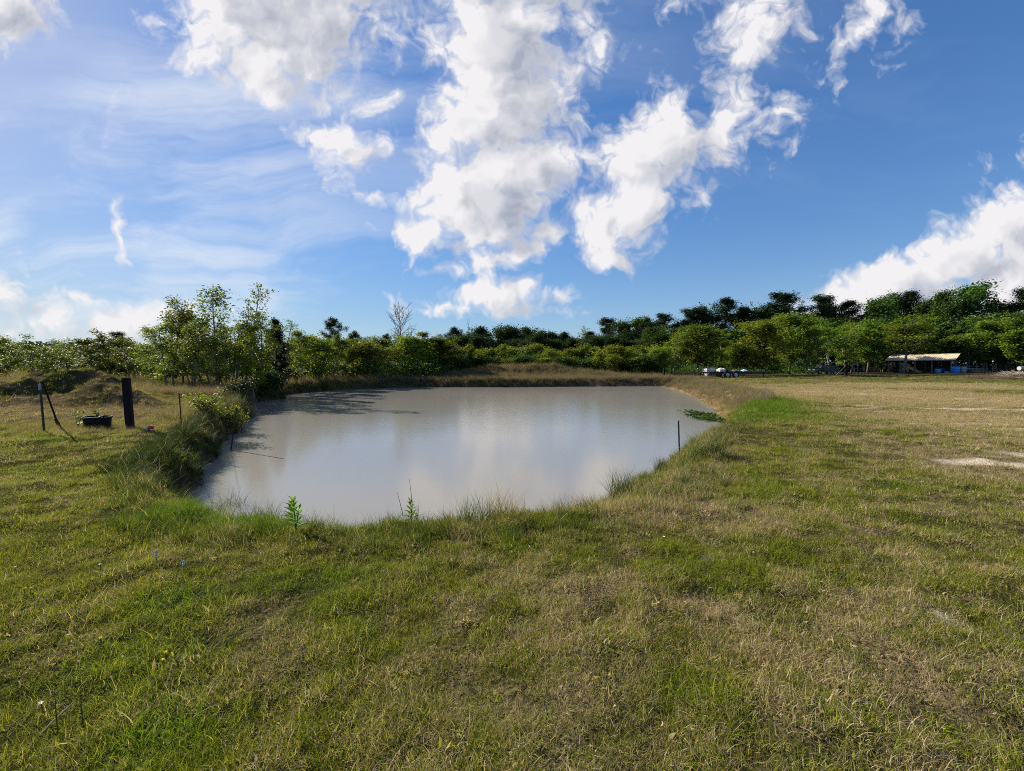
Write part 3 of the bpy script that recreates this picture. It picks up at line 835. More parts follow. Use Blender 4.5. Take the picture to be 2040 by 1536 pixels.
def make_tree(seed, H, R, t0, nb, prof, elev, leaves, lsize, clump, stems=1, r0=.10, subs=4, up=.06, flat=1.0, aspect=.55, bias=.5, wig=.10, lean=.06, sublen=.42, droop=0, ljit=(.65, 1.15), twig=.003):
    """Returns a trunk-and-limbs mesh and leaf geometry."""
    rng = np.random.default_rng(seed)
    wood = MB(); cl = []; cw = []
    for s in range(stems):
        a = rng.uniform(0, 6.28)
        spread = 0 if stems == 1 else .16
        base = np.array([math.cos(a) * spread * rng.uniform(.5, 1.8), math.sin(a) * spread * rng.uniform(.5, 1.8), -.15])
        hh = H * (1 if s == 0 else rng.uniform(.7, .97))
        d0 = np.array([math.cos(a) * (lean if stems == 1 else .20) * rng.uniform(.4, 1.2), math.sin(a) * (lean if stems == 1 else .20) * rng.uniform(.4, 1.2), 1.0])
        tp, _ = polyline(rng, base, d0, hh, 9, wig * .45, .05)
        rr = r0 * (1 if s == 0 else .75)
        wood.tube(tp, [rr * (1 - .86 * i / 9) + .006 for i in range(10)], 7)
        for b in range(nb):
            t = t0 + (1 - t0) * (b + rng.uniform()) / nb
            t = min(t, .985)
            p = at_t(tp, t)
            az = b * 2.4 + rng.uniform(-.5, .5) + s
            L = R * prof((t - t0) / (1 - t0)) * rng.uniform(*ljit)
            el = elev(t) + rng.uniform(-.2, .2)
            d_ = np.array([math.cos(az) * math.cos(el), math.sin(az) * math.cos(el), math.sin(el)])
            bp_, de = polyline(rng, p, d_, L, 5, wig, up)
            br = max(rr * (1 - .8 * t) * .5, .012)
            wood.tube(bp_, [br * (1 - .8 * i / 5) + .004 for i in range(6)], 5, cap=False)
            for k in range(subs):
                ft = .25 + .75 * (k + rng.uniform()) / subs
                q_ = at_t(bp_, min(ft, 1))
                d2 = de + rng.normal(0, .75, 3); d2[2] += .12 - droop; d2 /= np.linalg.norm(d2)
                l2 = max(L * sublen * rng.uniform(.5, 1.1), .25)
                sp, _ = polyline(rng, q_, d2, l2, 3, wig, up * .5 - droop * .3)
                wood.tube(sp, [br * .35 * (1 - .7 * i / 3) + twig for i in range(4)], 3, cap=False)
                for tt in (.45, .75, 1.0):
                    cl.append(at_t(sp, tt)); cw.append(rng.uniform(.1, 1.0) ** 1.6 + .05)
        cl.append(tp[-1]); cw.append(1.0)
    V = Q_ = None
    if leaves:
        cl = np.array(cl); cw = np.array(cw); cw /= cw.sum()
        pick = rng.choice(len(cl), leaves, p=cw)
        off = rng.normal(0, clump, (leaves, 3)); off[:, 2] *= flat
        V, Q_ = leaf_quads(rng, cl[pick] + off, lsize, aspect, bias)
    me = wood.mesh('trunk')
    me.polygons.foreach_set('use_smooth', [True] * len(me.polygons))
    return me, V, Q_

round_p = lambda s: max(.18, math.sin(math.pi * min(max(.08 + .9 * s, 0), 1)) ** .7)
cone_p = lambda s: max(.1, (1 - s) ** .8)
top_p = lambda s: .22 + .78 * math.sin(math.pi * min(.28 + .70 * s, 1))
vase_p = lambda s: .55 + .45 * math.sin(math.pi * (.2 + .6 * s))
PROTO = {}
def reg(kind, trunk_mat, leafm, variants):
    PROTO[kind] = []
    for v in variants:
        H = v.pop('H')
        me, V, Q_ = make_tree(H=H, **v)
        me.materials.append(M[trunk_mat])
        cm = quad_mesh('crown', V, Q_); cm.materials.append(M[leafm])
        zs = V[:, 2]; rr = np.hypot(V[:, 0], V[:, 1])
        PROTO[kind].append((me, cm, float(np.percentile(zs, 99.3)), float(np.percentile(rr, 93))))

# young light-green broadleaf trees, slender and see-through
reg('tallow', 'bark_pale', 'leaf_tallow', [dict(seed=100 + i, H=7.0, R=1.9, t0=.16, nb=13, prof=round_p, elev=lambda t: .55 + .35 * t, leaves=4300, lsize=.17, clump=.17, stems=(1, 2, 3)[i % 3], r0=.075, subs=4) for i in range(4)])
# airy ones: few leaves, twigs showing
reg('airy', 'bark_grey', 'leaf_mid', [dict(seed=120 + i, H=7.5, R=1.7, t0=.28, nb=15, prof=round_p, elev=lambda t: .6 + .4 * t, leaves=(1500, 620, 1900)[i], lsize=.16, clump=.15, stems=(1, 1, 2)[i], r0=.07, subs=5) for i in range(3)])
# small spreading trees of the far paddock edge
reg('spread', 'bark', 'leaf_mid', [dict(seed=140 + i, H=5.5, R=2.6, t0=.22, nb=13, prof=vase_p, elev=lambda t: .25 + .6 * t, leaves=4200, lsize=.20, clump=.22, stems=(2, 1, 3)[i], r0=.09, subs=5, flat=.6) for i in range(3)])
# thicket: many stems, leafy to the ground
reg('thicket', 'bark', 'leaf_tallow', [dict(seed=160 + i, H=4.2, R=1.6, t0=.12, nb=8, prof=round_p, elev=lambda t: .7 + .4 * t, leaves=4200, lsize=.19, clump=.20, stems=4, r0=.05, subs=4) for i in range(3)])
# broad round trees
reg('round', 'bark', 'leaf_mid', [dict(seed=180 + i, H=9.0, R=3.6, t0=.22, nb=20, prof=round_p, elev=lambda t: .35 + .6 * t, leaves=12000, lsize=.26, clump=.30, stems=1, r0=.16, subs=6) for i in range(3)])
reg('yellow', 'bark', 'leaf_yellow', [dict(seed=200, H=8.5, R=3.9, t0=.08, nb=22, prof=round_p, elev=lambda t: .3 + .6 * t, leaves=10500, lsize=.26, clump=.34, stems=1, r0=.17, subs=6)])
reg('deep', 'bark', 'leaf_deep', [dict(seed=210 + i, H=12.0, R=4.2, t0=.22, nb=20, prof=round_p, elev=lambda t: .35 + .55 * t, leaves=8500, lsize=.36, clump=.45, stems=1, r0=.2, subs=6) for i in range(3)])
# open pale-limbed trees by the shed
reg('open', 'bark_grey', 'leaf_mid', [dict(seed=230 + i, H=9.0, R=4.0, t0=.24, nb=15, prof=vase_p, elev=lambda t: .45 + .5 * t, leaves=7000, lsize=.24, clump=.26, stems=(2, 1)[i], r0=.15, subs=6) for i in range(2)])
# pines: bare pole, ragged clumped top
reg('high_open', 'bark_grey', 'leaf_mid', [dict(seed=245, H=9.0, R=4.0, t0=.40, nb=15, prof=vase_p, elev=lambda t: .55 + .5 * t, leaves=6500, lsize=.24, clump=.28, stems=1, r0=.15, subs=6, up=.09)])
reg('pine', 'bark', 'needle', [dict(seed=250 + i, H=15.0, R=(3.0, 3.6, 2.5, 3.2)[i], t0=(.5, .55, .4, .46)[i], nb=(17, 15, 20, 18)[i], prof=top_p, elev=lambda t: .0 + .5 * t, leaves=8500, lsize=.34, clump=.40, ljit=(.4, 1.3), stems=1, r0=.19, subs=6, flat=.75, aspect=.42, bias=1.0, sublen=.34) for i in range(4)])
# dark dense oaks of the far skyline
reg('oak', 'bark', 'leaf_dark', [dict(seed=270 + i, H=11.0, R=(4.4, 3.8, 4.8)[i], t0=.25, nb=18, prof=round_p, elev=lambda t: .25 + .65 * t, leaves=7500, lsize=.42, clump=.48, stems=1, r0=.22, subs=6) for i in range(3)])
reg('cedar', 'bark', 'needle_black', [dict(seed=290, H=7.0, R=1.7, t0=.05, nb=46, prof=cone_p, elev=lambda t: .15 + .5 * t, leaves=8500, lsize=.17, clump=.14, stems=1, r0=.12, subs=4, aspect=.45)])
reg('bush', 'bark', 'leaf_bush', [dict(seed=300, H=.95, R=.75, t0=.15, nb=7, prof=round_p, elev=lambda t: .6 + .4 * t, leaves=900, lsize=.10, clump=.10, stems=5, r0=.016, subs=3)])
reg('shrub', 'bark', 'leaf_deep', [dict(seed=310 + i, H=2.2, R=1.4, t0=.08, nb=9, prof=round_p, elev=lambda t: .6 + .4 * t, leaves=2600, lsize=.19, clump=.2, stems=4, r0=.03, subs=3) for i in range(2)])
reg('shrub_dark', 'bark', 'leaf_dark', [dict(seed=320 + i, H=1.6, R=1.1, t0=.05, nb=9, prof=round_p, elev=lambda t: .5 + .4 * t, leaves=2200, lsize=.13, clump=.15, stems=4, r0=.03, subs=3) for i in range(2)])
BARE = []
for i in range(2):
    me, _, _ = make_tree(seed=340 + i, H=7.6, R=2.1, t0=.50, nb=20, prof=lambda q: .45 + .55 * math.sin(math.pi * (.2 + .65 * q)), elev=lambda t: .40 + .45 * t, leaves=0, lsize=.1, clump=.1, stems=1, r0=.13, subs=9, up=.06, sublen=.55, twig=.012)
    me.materials.append(M['bark_grey'])
    BARE.append((me, None, 7.9, 1.9))
PROTO['bare'] = BARE

def px_xy(px, Yd):
    """World x of a photograph column at a distance, on level ground."""
    return (px - 1020) / FPX * Yd

KNAME = {'tallow': 'young_tree', 'airy': 'slender_tree', 'spread': 'spreading_tree', 'thicket': 'thicket_tree', 'round': 'round_tree', 'yellow': 'round_tree', 'deep': 'tall_tree', 'open': 'open_tree', 'high_open': 'open_tree',
         'pine': 'pine_tree', 'oak': 'oak_tree', 'cedar': 'cedar_tree', 'bush': 'bush', 'shrub': 'shrub', 'shrub_dark': 'shrub', 'bare': 'bare_tree'}
NTREE = [0]
def plant(kind, x, y, H, W=None, label=None, group=None, var=None, cat=None, name=None, rz=None):
    NTREE[0] += 1
    L = PROTO[kind]
    tm, cm, ph, pr = L[(NTREE[0] if var is None else var) % len(L)]
    s = H / ph
    sw = s if W is None else W / 2 / pr
    sw = min(max(sw, s * .45), s * 2.2)
    e = empty(name or KNAME[kind], (x, y, tz(x, y) - .03), random.uniform(0, 6.28) if rz is None else rz, label, cat or ('bush' if kind in ('bush', 'shrub', 'shrub_dark') else 'tree'), group)
    e.scale = (sw, sw, s)
    t = bpy.data.objects.new('trunk', tm); C.objects.link(t); t.parent = e
    if cm is not None:
        c_ = bpy.data.objects.new('crown', cm); C.objects.link(c_); c_.parent = e
    return e

def tree_at(kind, px, top, Yd, Wpx=None, **kw):
    """A tree at a photograph column, a distance, and the height its top reaches there."""
    x = px_xy(px, Yd)
    ztop = EYE + (726 - top) / FPX * Yd
    return plant(kind, x, Yd, (ztop - tz(x, Yd)) * (1.03 if px < 1300 else .985 if Yd < 100 else 1.05), None if Wpx is None else Wpx / FPX * Yd, **kw)

ORD = ['first', 'second', 'third', 'fourth', 'fifth', 'sixth', 'seventh', 'eighth', 'ninth', 'tenth', 'eleventh', 'twelfth',
       'thirteenth', 'fourteenth', 'fifteenth', 'sixteenth', 'seventeenth', 'eighteenth', 'nineteenth', 'twentieth']

# the tall loose clump at the left end of the pond
CL = [('tallow', 340, 628, 29, 105, 'leafy young tree at the outer edge of the tall clump, nearest the mounds'),
      ('tallow', 385, 598, 30, 110, 'broad leafy tree with an uneven top at the mound side of the tall clump'),
      ('airy', 432, 577, 28, 90, 'tall thin-leaved tree with bare pale twigs above the clump by the pond'),
      ('airy', 492, 573, 28.5, 80, 'tall slender pole-like tree with a tuft of leaves highest in the clump by the pond'),
      ('tallow', 410, 652, 26.5, 80, 'shorter leafy tree in front of the tall clump behind the dry grass'),
      ('tallow', 452, 660, 27, 80, 'short leafy tree at the middle foot of the tall clump'),
      ('airy', 470, 618, 29, 90, 'thin twiggy tree between the two tallest of the clump by the pond'),
      ('tallow', 505, 650, 27.6, 70, 'leafy young tree beside the pond bank at the clump end'),
      ('airy', 525, 628, 31, 70, 'greyish fine-twigged tree rising behind the dark cedar'),
      ('cedar', 547, 642, 33, 58, 'dark almost black conical cedar standing at the pond corner'),
      ('tallow', 570, 660, 36, 70, 'light green tree just past the dark cedar on the pond shore'),
      ('tallow', 598, 662, 38, 80, 'yellowish green tree on the shore second after the cedar'),
      ('spread', 362, 690, 33, 120, 'low spreading tree half hidden behind the mound side of the tall clump'),
      ('tallow', 478, 645, 30.5, 90, 'broad leafy tree behind the tallest pole-like one of the clump'),
      ('tallow', 530, 652, 31.5, 85, 'leafy tree leaning out behind the dark cedar'),
      ('airy', 556, 640, 35, 70, 'thin greyish tree just past the dark cedar'),
      ('tallow', 425, 625, 31, 95, 'dense leafy tree filling the back of the tall clump'),
      ('tallow', 318, 668, 33, 80, 'medium leafy tree standing between the low trees and the tall clump')]
for i, (k, px_, tp, yd, w, lb) in enumerate(CL):
    tree_at(k, px_, tp, yd, w, label=lb, group='trees at the near corner of the pond', var=(1 if lb.startswith('tall slender') else 0 if k == 'airy' and i < 3 else None))
# low trees behind the mounds
LOW = [(-40, 668, 36), (15, 676, 38), (62, 670, 35), (105, 676, 38), (140, 690, 42), (182, 678, 36), (222, 664, 37), (262, 676, 40), (292, 671, 36)]
for i, (px_, tp, yd) in enumerate(LOW):
    tree_at('spread' if i % 2 == 0 else 'tallow', px_, tp, yd, 92, label=f'low flat-topped tree behind the grassy mounds, {ORD[len(LOW) - 1 - i]} out from the tall clump', group='low trees behind the mounds')
tree_at('pine', 238, 664, 70, 36, label='dark pointed pine peeping over the low trees behind the wooden post', group='skyline pines')
for i in range(16):
    px_ = -60 + i * 26; tree_at('spread' if i % 3 else 'round', px_ + random.uniform(-8, 8), 702 + random.uniform(-8, 8), random.uniform(46, 60), 95,
            label='small hazy green tree in the back row behind the mounds', group='back row of trees behind the mounds')
# trees round the back corner of the water
BACK = [(628, 672, 42), (655, 678, 45), (690, 672, 47), (722, 682, 48), (752, 686, 49), (786, 681, 51), (822, 672, 53), (850, 664, 56), (882, 674, 58)]
for i, (px_, tp, yd) in enumerate(BACK):
    tree_at('tallow' if i % 3 else 'thicket', px_, tp, yd, 70, label=f'dense green tree on the back shore, {ORD[i]} along from the cedar side', group='trees on the back shore of the pond')
for i in range(12):
    tree_at('round' if i % 2 else 'spread', 570 + i * 28 + random.uniform(-8, 8), 684 + random.uniform(-8, 7), random.uniform(56, 66), 80,
            label='shaded green tree in the second row behind the back shore', group='second row behind the back shore')
tree_at('airy', 664, 716, 44.5, 50, label='little pale green sapling on the dry back bank', group='saplings', var=2)
tree_at('bare', 808, 619, 55, 62, label='tall leafless pale grey tree standing above the back shore', var=0)
tree_at('bare', 800, 668, 58, 40, label='small leafless tree beside the tall leafless one', var=1)
for (px_, tp, yd, w, lb) in [(672, 638, 74, 46, 'pine with a rounded head on a clear stem above the back shore'), (715, 663, 80, 40, 'half hidden pine top right after the round-headed pine'), (766, 668, 74, 32, 'small pine top next to the leafless tree')]:
    tree_at('pine', px_, tp, yd, w, label=lb, group='skyline pines', var=1)
# light thicket behind the far mound
TH = [(900, 694), (928, 690), (955, 697), (983, 696), (1010, 690), (1036, 693), (1062, 688), (1090, 694), (1118, 700), (1145, 696), (1172, 689), (1200, 694), (1228, 690), (1256, 695), (1284, 690)]
for i, (px_, tp) in enumerate(TH):
    tree_at('thicket', px_, tp, random.uniform(62, 69), 52, label=f'light green thicket tree behind the far brown mound, {ORD[i]} from the leafless tree side', group='light green thicket behind the far mound')
for i in range(14):
    tree_at('shrub' if i % 2 else 'thicket', 890 + i * 31 + random.uniform(-9, 9), 708 + random.uniform(-5, 6), random.uniform(59.5, 62), 56,
            label=f'low leafy shrub at the thicket front behind the far mound, {ORD[i]} from the leafless tree', group='front shrubs of the thicket')
# dark skyline row beyond
SK = [(896, 656, 46, 'pine'), (927, 668, 32, 'oak'), (966, 656, 44, 'oak'), (1003, 655, 50, 'oak'), (1027, 654, 46, 'oak'), (1056, 655, 44, 'oak'), (1086, 661, 44, 'oak'), (1106, 668, 30, 'pine'), (1127, 666, 34, 'oak'), (1166, 664, 34, 'pine'),
      (1190, 672, 30, 'oak'), (1212, 638, 40, 'pine'), (1244, 644, 40, 'oak'), (1268, 637, 42, 'deep'), (1290, 646, 30, 'oak')]
for i, (px_, tp, w, k) in enumerate(SK):
    tree_at(k, px_, tp, 112 + (i * 37) % 17, w * 1.25, label=f'dark {"round tree" if k != "pine" else "pine"} on the skyline beyond the thicket, {ORD[i]} from the mast', group='dark skyline trees beyond the thicket')
tree_at('airy', 1150, 653, 100, 36, label='broken-topped pale green snag with sideways limbs above the thicket', var=1)
# tall skyline to the right
SR = [(1296, 637, 40, 'pine'), (1326, 632, 40, 'pine'), (1350, 646, 40, 'oak'), (1372, 622, 42, 'pine'), (1408, 617, 44, 'oak'), (1438, 605, 50, 'pine'), (1462, 621, 36, 'pine'), (1492, 618, 46, 'oak'), (1524, 616, 46, 'oak'), (1568, 593, 66, 'pine'),
      (1608, 608, 30, 'airy'), (1640, 596, 46, 'pine'), (1662, 612, 40, 'oak'), (1690, 606, 44, 'pine'), (1722, 610, 50, 'deep'), (1748, 602, 50, 'deep'), (1782, 593, 46, 'deep'), (1820, 588, 40, 'pine'), (1846, 604, 44, 'deep')]
for i, (px_, tp, w, k) in enumerate(SR):
    tree_at(k, px_, tp, 106 + (i * 29) % 15, w * 1.3, label=f'tall dark {"pine" if k == "pine" else "tree"} on the high skyline behind the trailer, {ORD[i]} towards the shed', group='tall skyline trees behind the trailer and shed')
SR2 = [(1878, 588, 52, 'deep', 'tall green tree with drooping limbs behind the shed roof end'), (1935, 576, 84, 'deep', 'highest broad dark green tree above the brush and wire fence'), (1985, 608, 60, 'oak', 'dark tree in the dip beyond the highest broad tree'),
       (2032, 584, 62, 'pine', 'tall flat-topped pine behind the brush heap'), (2090, 590, 70, 'oak', 'dark tree past the flat-topped pine')]
for (px_, tp, w, k, lb) in SR2:
    tree_at(k, px_, tp, 108, w, label=lb, group='tall trees behind the wire fence', var=0)
# nearer row of lighter trees from the pond to the shed
FR = [('thicket', 1310, 690, 62, 56, 'light green low tree where the far bank meets the pond end posts'), ('tallow', 1340, 664, 66, 70, 'pale green tree with thin stems behind the white caged tank'), ('round', 1388, 648, 66, 84, 'bright green dome-topped tree behind the trailer wheels'),
      ('tallow', 1432, 664, 68, 66, 'soft green tree behind the upright trailer ramps'), ('round', 1462, 680, 70, 56, 'low shaded tree behind the trailer tongue'), ('yellow', 1522, 637, 68, 100, 'big round yellow-green tree behind the trailer tongue end'),
      ('round', 1572, 626, 73, 92, 'large mid green tree next to the yellow-green one'), ('open', 1612, 650, 72, 70, 'open limbed tree above the dark vehicle'), ('open', 1655, 636, 76, 90, 'pale-limbed tree rising behind the braced gate post'),
      ('tallow', 1690, 646, 78, 70, 'light leafy tree directly behind the braced gate post'), ('round', 1728, 640, 82, 80, 'leafy green tree between the gate post and the shed'), ('high_open', 1798, 632, 72, 124, 'wide pale-limbed forked tree standing in front of the shed'),
      ('open', 1866, 655, 92, 90, 'open greyish tree behind the middle of the shed roof'), ('deep', 1905, 650, 96, 70, 'darker tree behind the blue barrels'), ('open', 1955, 648, 86, 84, 'pale stemmed tree inside the wire fence next to the barrels'),
      ('round', 1992, 636, 84, 80, 'bright green tree behind the wire fence posts'), ('round', 2036, 652, 80, 80, 'leafy tree behind the brush heap'), ('round', 2090, 640, 80, 90, 'leafy tree past the brush heap')]
for (k, px_, tp, yd, w, lb) in FR:
    tree_at(k, px_, tp, yd, w, label=lb, group='nearer trees from the pond to the shed')
# filling rows in the wood: nothing tells these apart
for i in range(30):
    px_ = 1300 + i * 27 + random.uniform(-10, 10)
    tree_at(('deep', 'oak', 'round')[i % 3], px_, 660 + random.uniform(-14, 12) - (px_ - 1300) * .035, random.uniform(90, 100), 70,
            label='shaded tree deep in the wood behind the trailer and shed', group='trees deep in the wood')
for i in range(16):
    px_ = 880 + i * 28 + random.uniform(-10, 10)
    tree_at('oak', px_, 676 + random.uniform(-6, 6), random.uniform(95, 106), 50, label='dark tree in the wood just behind the light thicket', group='dark trees behind the thicket')
# slim pale trunks showing under the crowns
for i, px_ in enumerate([1560, 1582, 1604, 1628, 1700, 1712, 1726, 1742, 1757, 1930, 1946, 1968, 1984, 2003, 2020]):
    tree_at('airy', px_, 690 + random.uniform(-12, 12), random.uniform(82, 90), 34, label=(f'slim pale-stemmed sapling between the trailer tongue and the braced gate post, {ORD[i]} from the trailer' if i < 4 else f'slim pale-stemmed sapling between the braced gate post and the shed, {ORD[i - 4]} from the post' if i < 9 else f'slim pale-stemmed sapling behind the wire fence, {ORD[i - 9]} past the blue barrel'), group='slim saplings at the wood edge', var=i % 3)
# shrubs
for i, (px_, yd, h, k, lb) in enumerate([(478, 22.5, 1.0, 'shrub_dark', 'dark shrub hanging over the pond bank behind the yellow-green bush'), (540, 31.2, 1.3, 'shrub_dark', 'dark shrub on the little point below the cedar'), (520, 29.6, 1.1, 'shrub_dark', 'dark low shrub at the water by the point'),
                                      (585, 40, 1.3, 'shrub', 'green shrub at the water past the cedar'), (625, 44, 1.4, 'shrub_dark', 'dark shrub at the back corner of the pond'), (700, 47, 1.1, 'shrub_dark', 'dark shrub on the back shore near the sapling')]):
    x = px_xy(px_, yd); s_ = pond_sd(np.array([x]), np.array([yd]))[0][0]
    plant(k, x - (max(0, .5 - s_)), yd, h, h * 1.5, label=lb, group='shrubs at the waterside')
plant('bush', -9.75, 13.9, .9, 1.2, label='bright yellow-green leafy bush on the bank beside the leaning stake', var=0)
plant('bush', -9.8, 15.2, 1.2, .75, label='taller thinner yellow-green bush just behind the bright one', var=0)

# undergrowth: a mass of low leaves along the foot of the wood
rgu = np.random.default_rng(77)
def mass(name, n, xr, yr, hfun, size, mat, label):
    x = rgu.uniform(*xr, n); y = rgu.uniform(*yr, n)
    return x, y
ux = []; 
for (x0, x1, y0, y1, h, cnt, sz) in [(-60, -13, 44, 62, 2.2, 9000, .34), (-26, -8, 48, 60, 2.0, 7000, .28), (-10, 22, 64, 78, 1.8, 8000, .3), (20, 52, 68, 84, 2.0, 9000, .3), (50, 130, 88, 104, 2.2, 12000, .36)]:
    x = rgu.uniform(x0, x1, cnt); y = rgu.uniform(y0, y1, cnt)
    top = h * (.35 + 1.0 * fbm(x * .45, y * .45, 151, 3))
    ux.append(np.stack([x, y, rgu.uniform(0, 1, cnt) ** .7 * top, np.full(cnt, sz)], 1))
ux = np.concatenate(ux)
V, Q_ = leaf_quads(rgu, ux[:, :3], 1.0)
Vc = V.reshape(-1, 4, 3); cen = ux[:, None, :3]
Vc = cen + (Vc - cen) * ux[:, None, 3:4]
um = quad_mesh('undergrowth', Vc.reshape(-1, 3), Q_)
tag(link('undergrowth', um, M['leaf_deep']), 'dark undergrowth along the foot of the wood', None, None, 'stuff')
# far wood: one mass behind every row
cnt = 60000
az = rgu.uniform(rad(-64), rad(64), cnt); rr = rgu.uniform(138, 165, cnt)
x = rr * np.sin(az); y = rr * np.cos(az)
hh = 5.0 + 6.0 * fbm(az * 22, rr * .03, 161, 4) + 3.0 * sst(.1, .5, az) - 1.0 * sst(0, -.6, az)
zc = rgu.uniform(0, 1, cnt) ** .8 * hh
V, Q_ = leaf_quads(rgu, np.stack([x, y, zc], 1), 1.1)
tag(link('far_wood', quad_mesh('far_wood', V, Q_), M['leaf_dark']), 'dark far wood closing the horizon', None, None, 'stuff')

# ------------------------------------------------------------------ built things
M['wood_dark'] = pmat('weathered_dark_wood', (.024, .020, .018), .9, .1, scale=12, bump=.5, stretch=(1, 1, .12), col2=(.012, .010, .010))
M['wood_grey'] = pmat('weathered_grey_wood', (.27, .24, .20), .9, .1, scale=10, bump=.4, stretch=(1, 1, .12), col2=(.15, .13, .11))
M['wood_pale'] = pmat('pale_lumber', (.50, .40, .25), .85, .15, scale=8, stretch=(.15, 1, 1))
M['steel_green'] = pmat('dull_green_steel', (.035, .045, .035), .6, .3, scale=14, col2=(.06, .035, .022))
M['rust'] = pmat('rusty_steel', (.10, .045, .025), .85, .2, scale=22, col2=(.035, .02, .015))
M['white'] = pmat('dull_white_paint', (.70, .70, .67), .6, .3, scale=9, var=.15)
M['white_plastic'] = pmat('white_plastic', (.55, .56, .55), .6, .4, scale=3, var=.10)
M['tarp_white'] = pmat('white_tarp', (.50, .50, .50), .6, .3, scale=3, var=.15)
M['tarp_blue'] = pmat('pale_blue_tarp', (.24, .46, .62), .55, .3, scale=3, var=.2)
M['black_plastic'] = pmat('black_plastic', (.012, .012, .013), .75, .15, scale=8)
M['black_steel'] = pmat('black_trailer_steel', (.012, .012, .014), .5, .4, scale=10, var=.3)
M['rubber'] = pmat('tyre_rubber', (.018, .018, .018), .85, .2, scale=10)
M['rim'] = pmat('silver_rim', (.52, .52, .52), .4, .5, .5, scale=8, var=.2)
M['soil'] = pmat('dark_soil', (.05, .036, .025), .95, .1, scale=14, bump=.5)
M['roof'] = pmat('tan_sheet_metal', (.60, .47, .29), .85, .12, scale=.9, var=.10, stretch=(1, .2, 1))
M['plank'] = pmat('dark_shed_planks', (.085, .07, .062), .9, .1, scale=6, stretch=(1, 1, .12), col2=(.04, .034, .03))
M['blue'] = pmat('bright_blue_plastic', (.03, .28, .78), .4, .45, scale=3, var=.12)
M['blue_pale'] = pmat('faded_blue_plastic', (.15, .34, .56), .5, .4, scale=3, var=.15)
M['blue_dark'] = pmat('dark_blue_plastic', (.012, .085, .30), .45, .4, scale=3, var=.15)
M['car'] = pmat('dark_car_paint', (.014, .012, .022), .28, .5, scale=4, var=.1)
M['glass'] = pmat('dark_glass', (.02, .02, .025), .06, .6, scale=4, var=.1)
M['galv'] = pmat('grey_galvanised', (.34, .35, .36), .5, .4, .3, scale=6, var=.2)
M['red'] = pmat('red_scrap', (.45, .05, .04), .6, .3, scale=9, var=.2)
M['straw_stick'] = pmat('dry_stem', (.36, .31, .22), .9, .1, scale=20)
M['stalk_dark'] = pmat('dark_stem', (.06, .075, .025), .9, .1, scale=20)
M['petal_yellow'] = pmat('yellow_petals', (.75, .56, .02), .7, .1, var=.1)
M['petal_white'] = pmat('white_petals', (.78, .77, .72), .7, .1, var=.1)
M['petal_blue'] = pmat('pale_blue_petals', (.42, .45, .58), .7, .1, var=.1)

def ground_px(px, py):
    """Where a photograph pixel meets level ground."""
    v = (768 - py) / FPX; u = (px - 1020) / FPX
    dz_ = -math.sin(PITCH) + v * math.cos(PITCH); dy_ = math.cos(PITCH) + v * math.sin(PITCH)
    t = -EYE / dz_
    return u * t, dy_ * t

# ---- the posts by the mounds
x, y = -10.27, 11.49
e = empty('wooden_post', (x, y, tz(x, y)), .35, 'thick dark square timber post standing alone by the black tub', 'post')
b = MB(); b.box((-.02, 0, .62), (.15, .18, 1.50), rot=(0, -.03, 0)); b.build('timber', M['wood_dark'], e, bevel=.014)
b = MB(); b.box((-.13, -.02, 1.29), (.06, .07, .04)); b.tube([(-.16, -.02, 1.29), (-.18, -.02, 1.26)], .010, 6); b.build('bracket', M['rust'], e)
x, y = -11.68, 10.64
e = empty('fence_post', (x, y, tz(x, y)), .2, 'thin green steel fence post with a white tip and a shovel against it', 'fence post', 'steel stakes')
b = MB(); b.box((0, 0, .45), (.040, .008, 1.30), rot=(0, -.03, 0)); b.box((0, .022, .45), (.008, .036, 1.30), rot=(0, -.03, 0))
for k in range(9): b.box((-.001 * k, -.008, .1 + .11 * k), (.016, .010, .02))
b.build('shaft', M['steel_green'], e)
b = MB(); b.box((-.035, 0, 1.16), (.046, .014, .15), rot=(0, -.03, 0)); b.box((-.035, .026, 1.16), (.014, .042, .15), rot=(0, -.03, 0)); b.build('painted_tip', M['galv'], e)
sx, sy = -12.25, 11.55; sz = tz(sx, sy)
e = empty('shovel', (sx, sy, sz), 0, 'long-handled dark shovel leaning blade down against the steel fence post', 'shovel')
top = Vector((-11.70 - sx, 10.70 - sy, 1.27 - sz)); foot = Vector((0, 0, .02)); ax = (top - foot).normalized()
b = MB(); b.tube([foot + ax * .22, foot + ax * .9, top], [.019, .018, .017], 8); b.build('handle', M['wood_dark'], e)
b = MB(); side = ax.cross(Vector((0, -1, .3))).normalized(); nrm_ = side.cross(ax).normalized()
prof = [(.34, .028, .0), (.27, .055, .01), (.24, .10, .014), (.12, .105, .022), (.04, .07, .016), (-.03, .012, 0)]
vs = []; fs = []
for (t, w, dd) in prof:
    for j, q in enumerate((-1, -.45, .45, 1)):
        vs.append(foot + ax * t + side * w * q + nrm_ * (dd * (1 - q * q)))
for (t, w, dd) in prof:
    for j, q in enumerate((-1, -.45, .45, 1)):
        vs.append(foot + ax * t + side * w * q + nrm_ * (dd * (1 - q * q) - .006))
n6 = len(prof)
for i in range(n6 - 1):
    for j in range(3):
        a0 = i * 4 + j; fs.append((a0, a0 + 1, a0 + 5, a0 + 4)); o_ = n6 * 4; fs.append((a0 + o_, a0 + o_ + 4, a0 + o_ + 5, a0 + o_ + 1))
b.add(vs, fs); b.build('blade', M['rust'], e)
x, y = -9.04, 11.68
b = MB(); z0 = tz(x, y)
b.tube([(0, 0, -.1), (-.01, 0, .45), (-.03, 0, .93)], .015, 7)
for k in range(16): b.tube([(-.01, 0, .08 + k * .055), (-.01, 0, .088 + k * .055)], .018, 7)
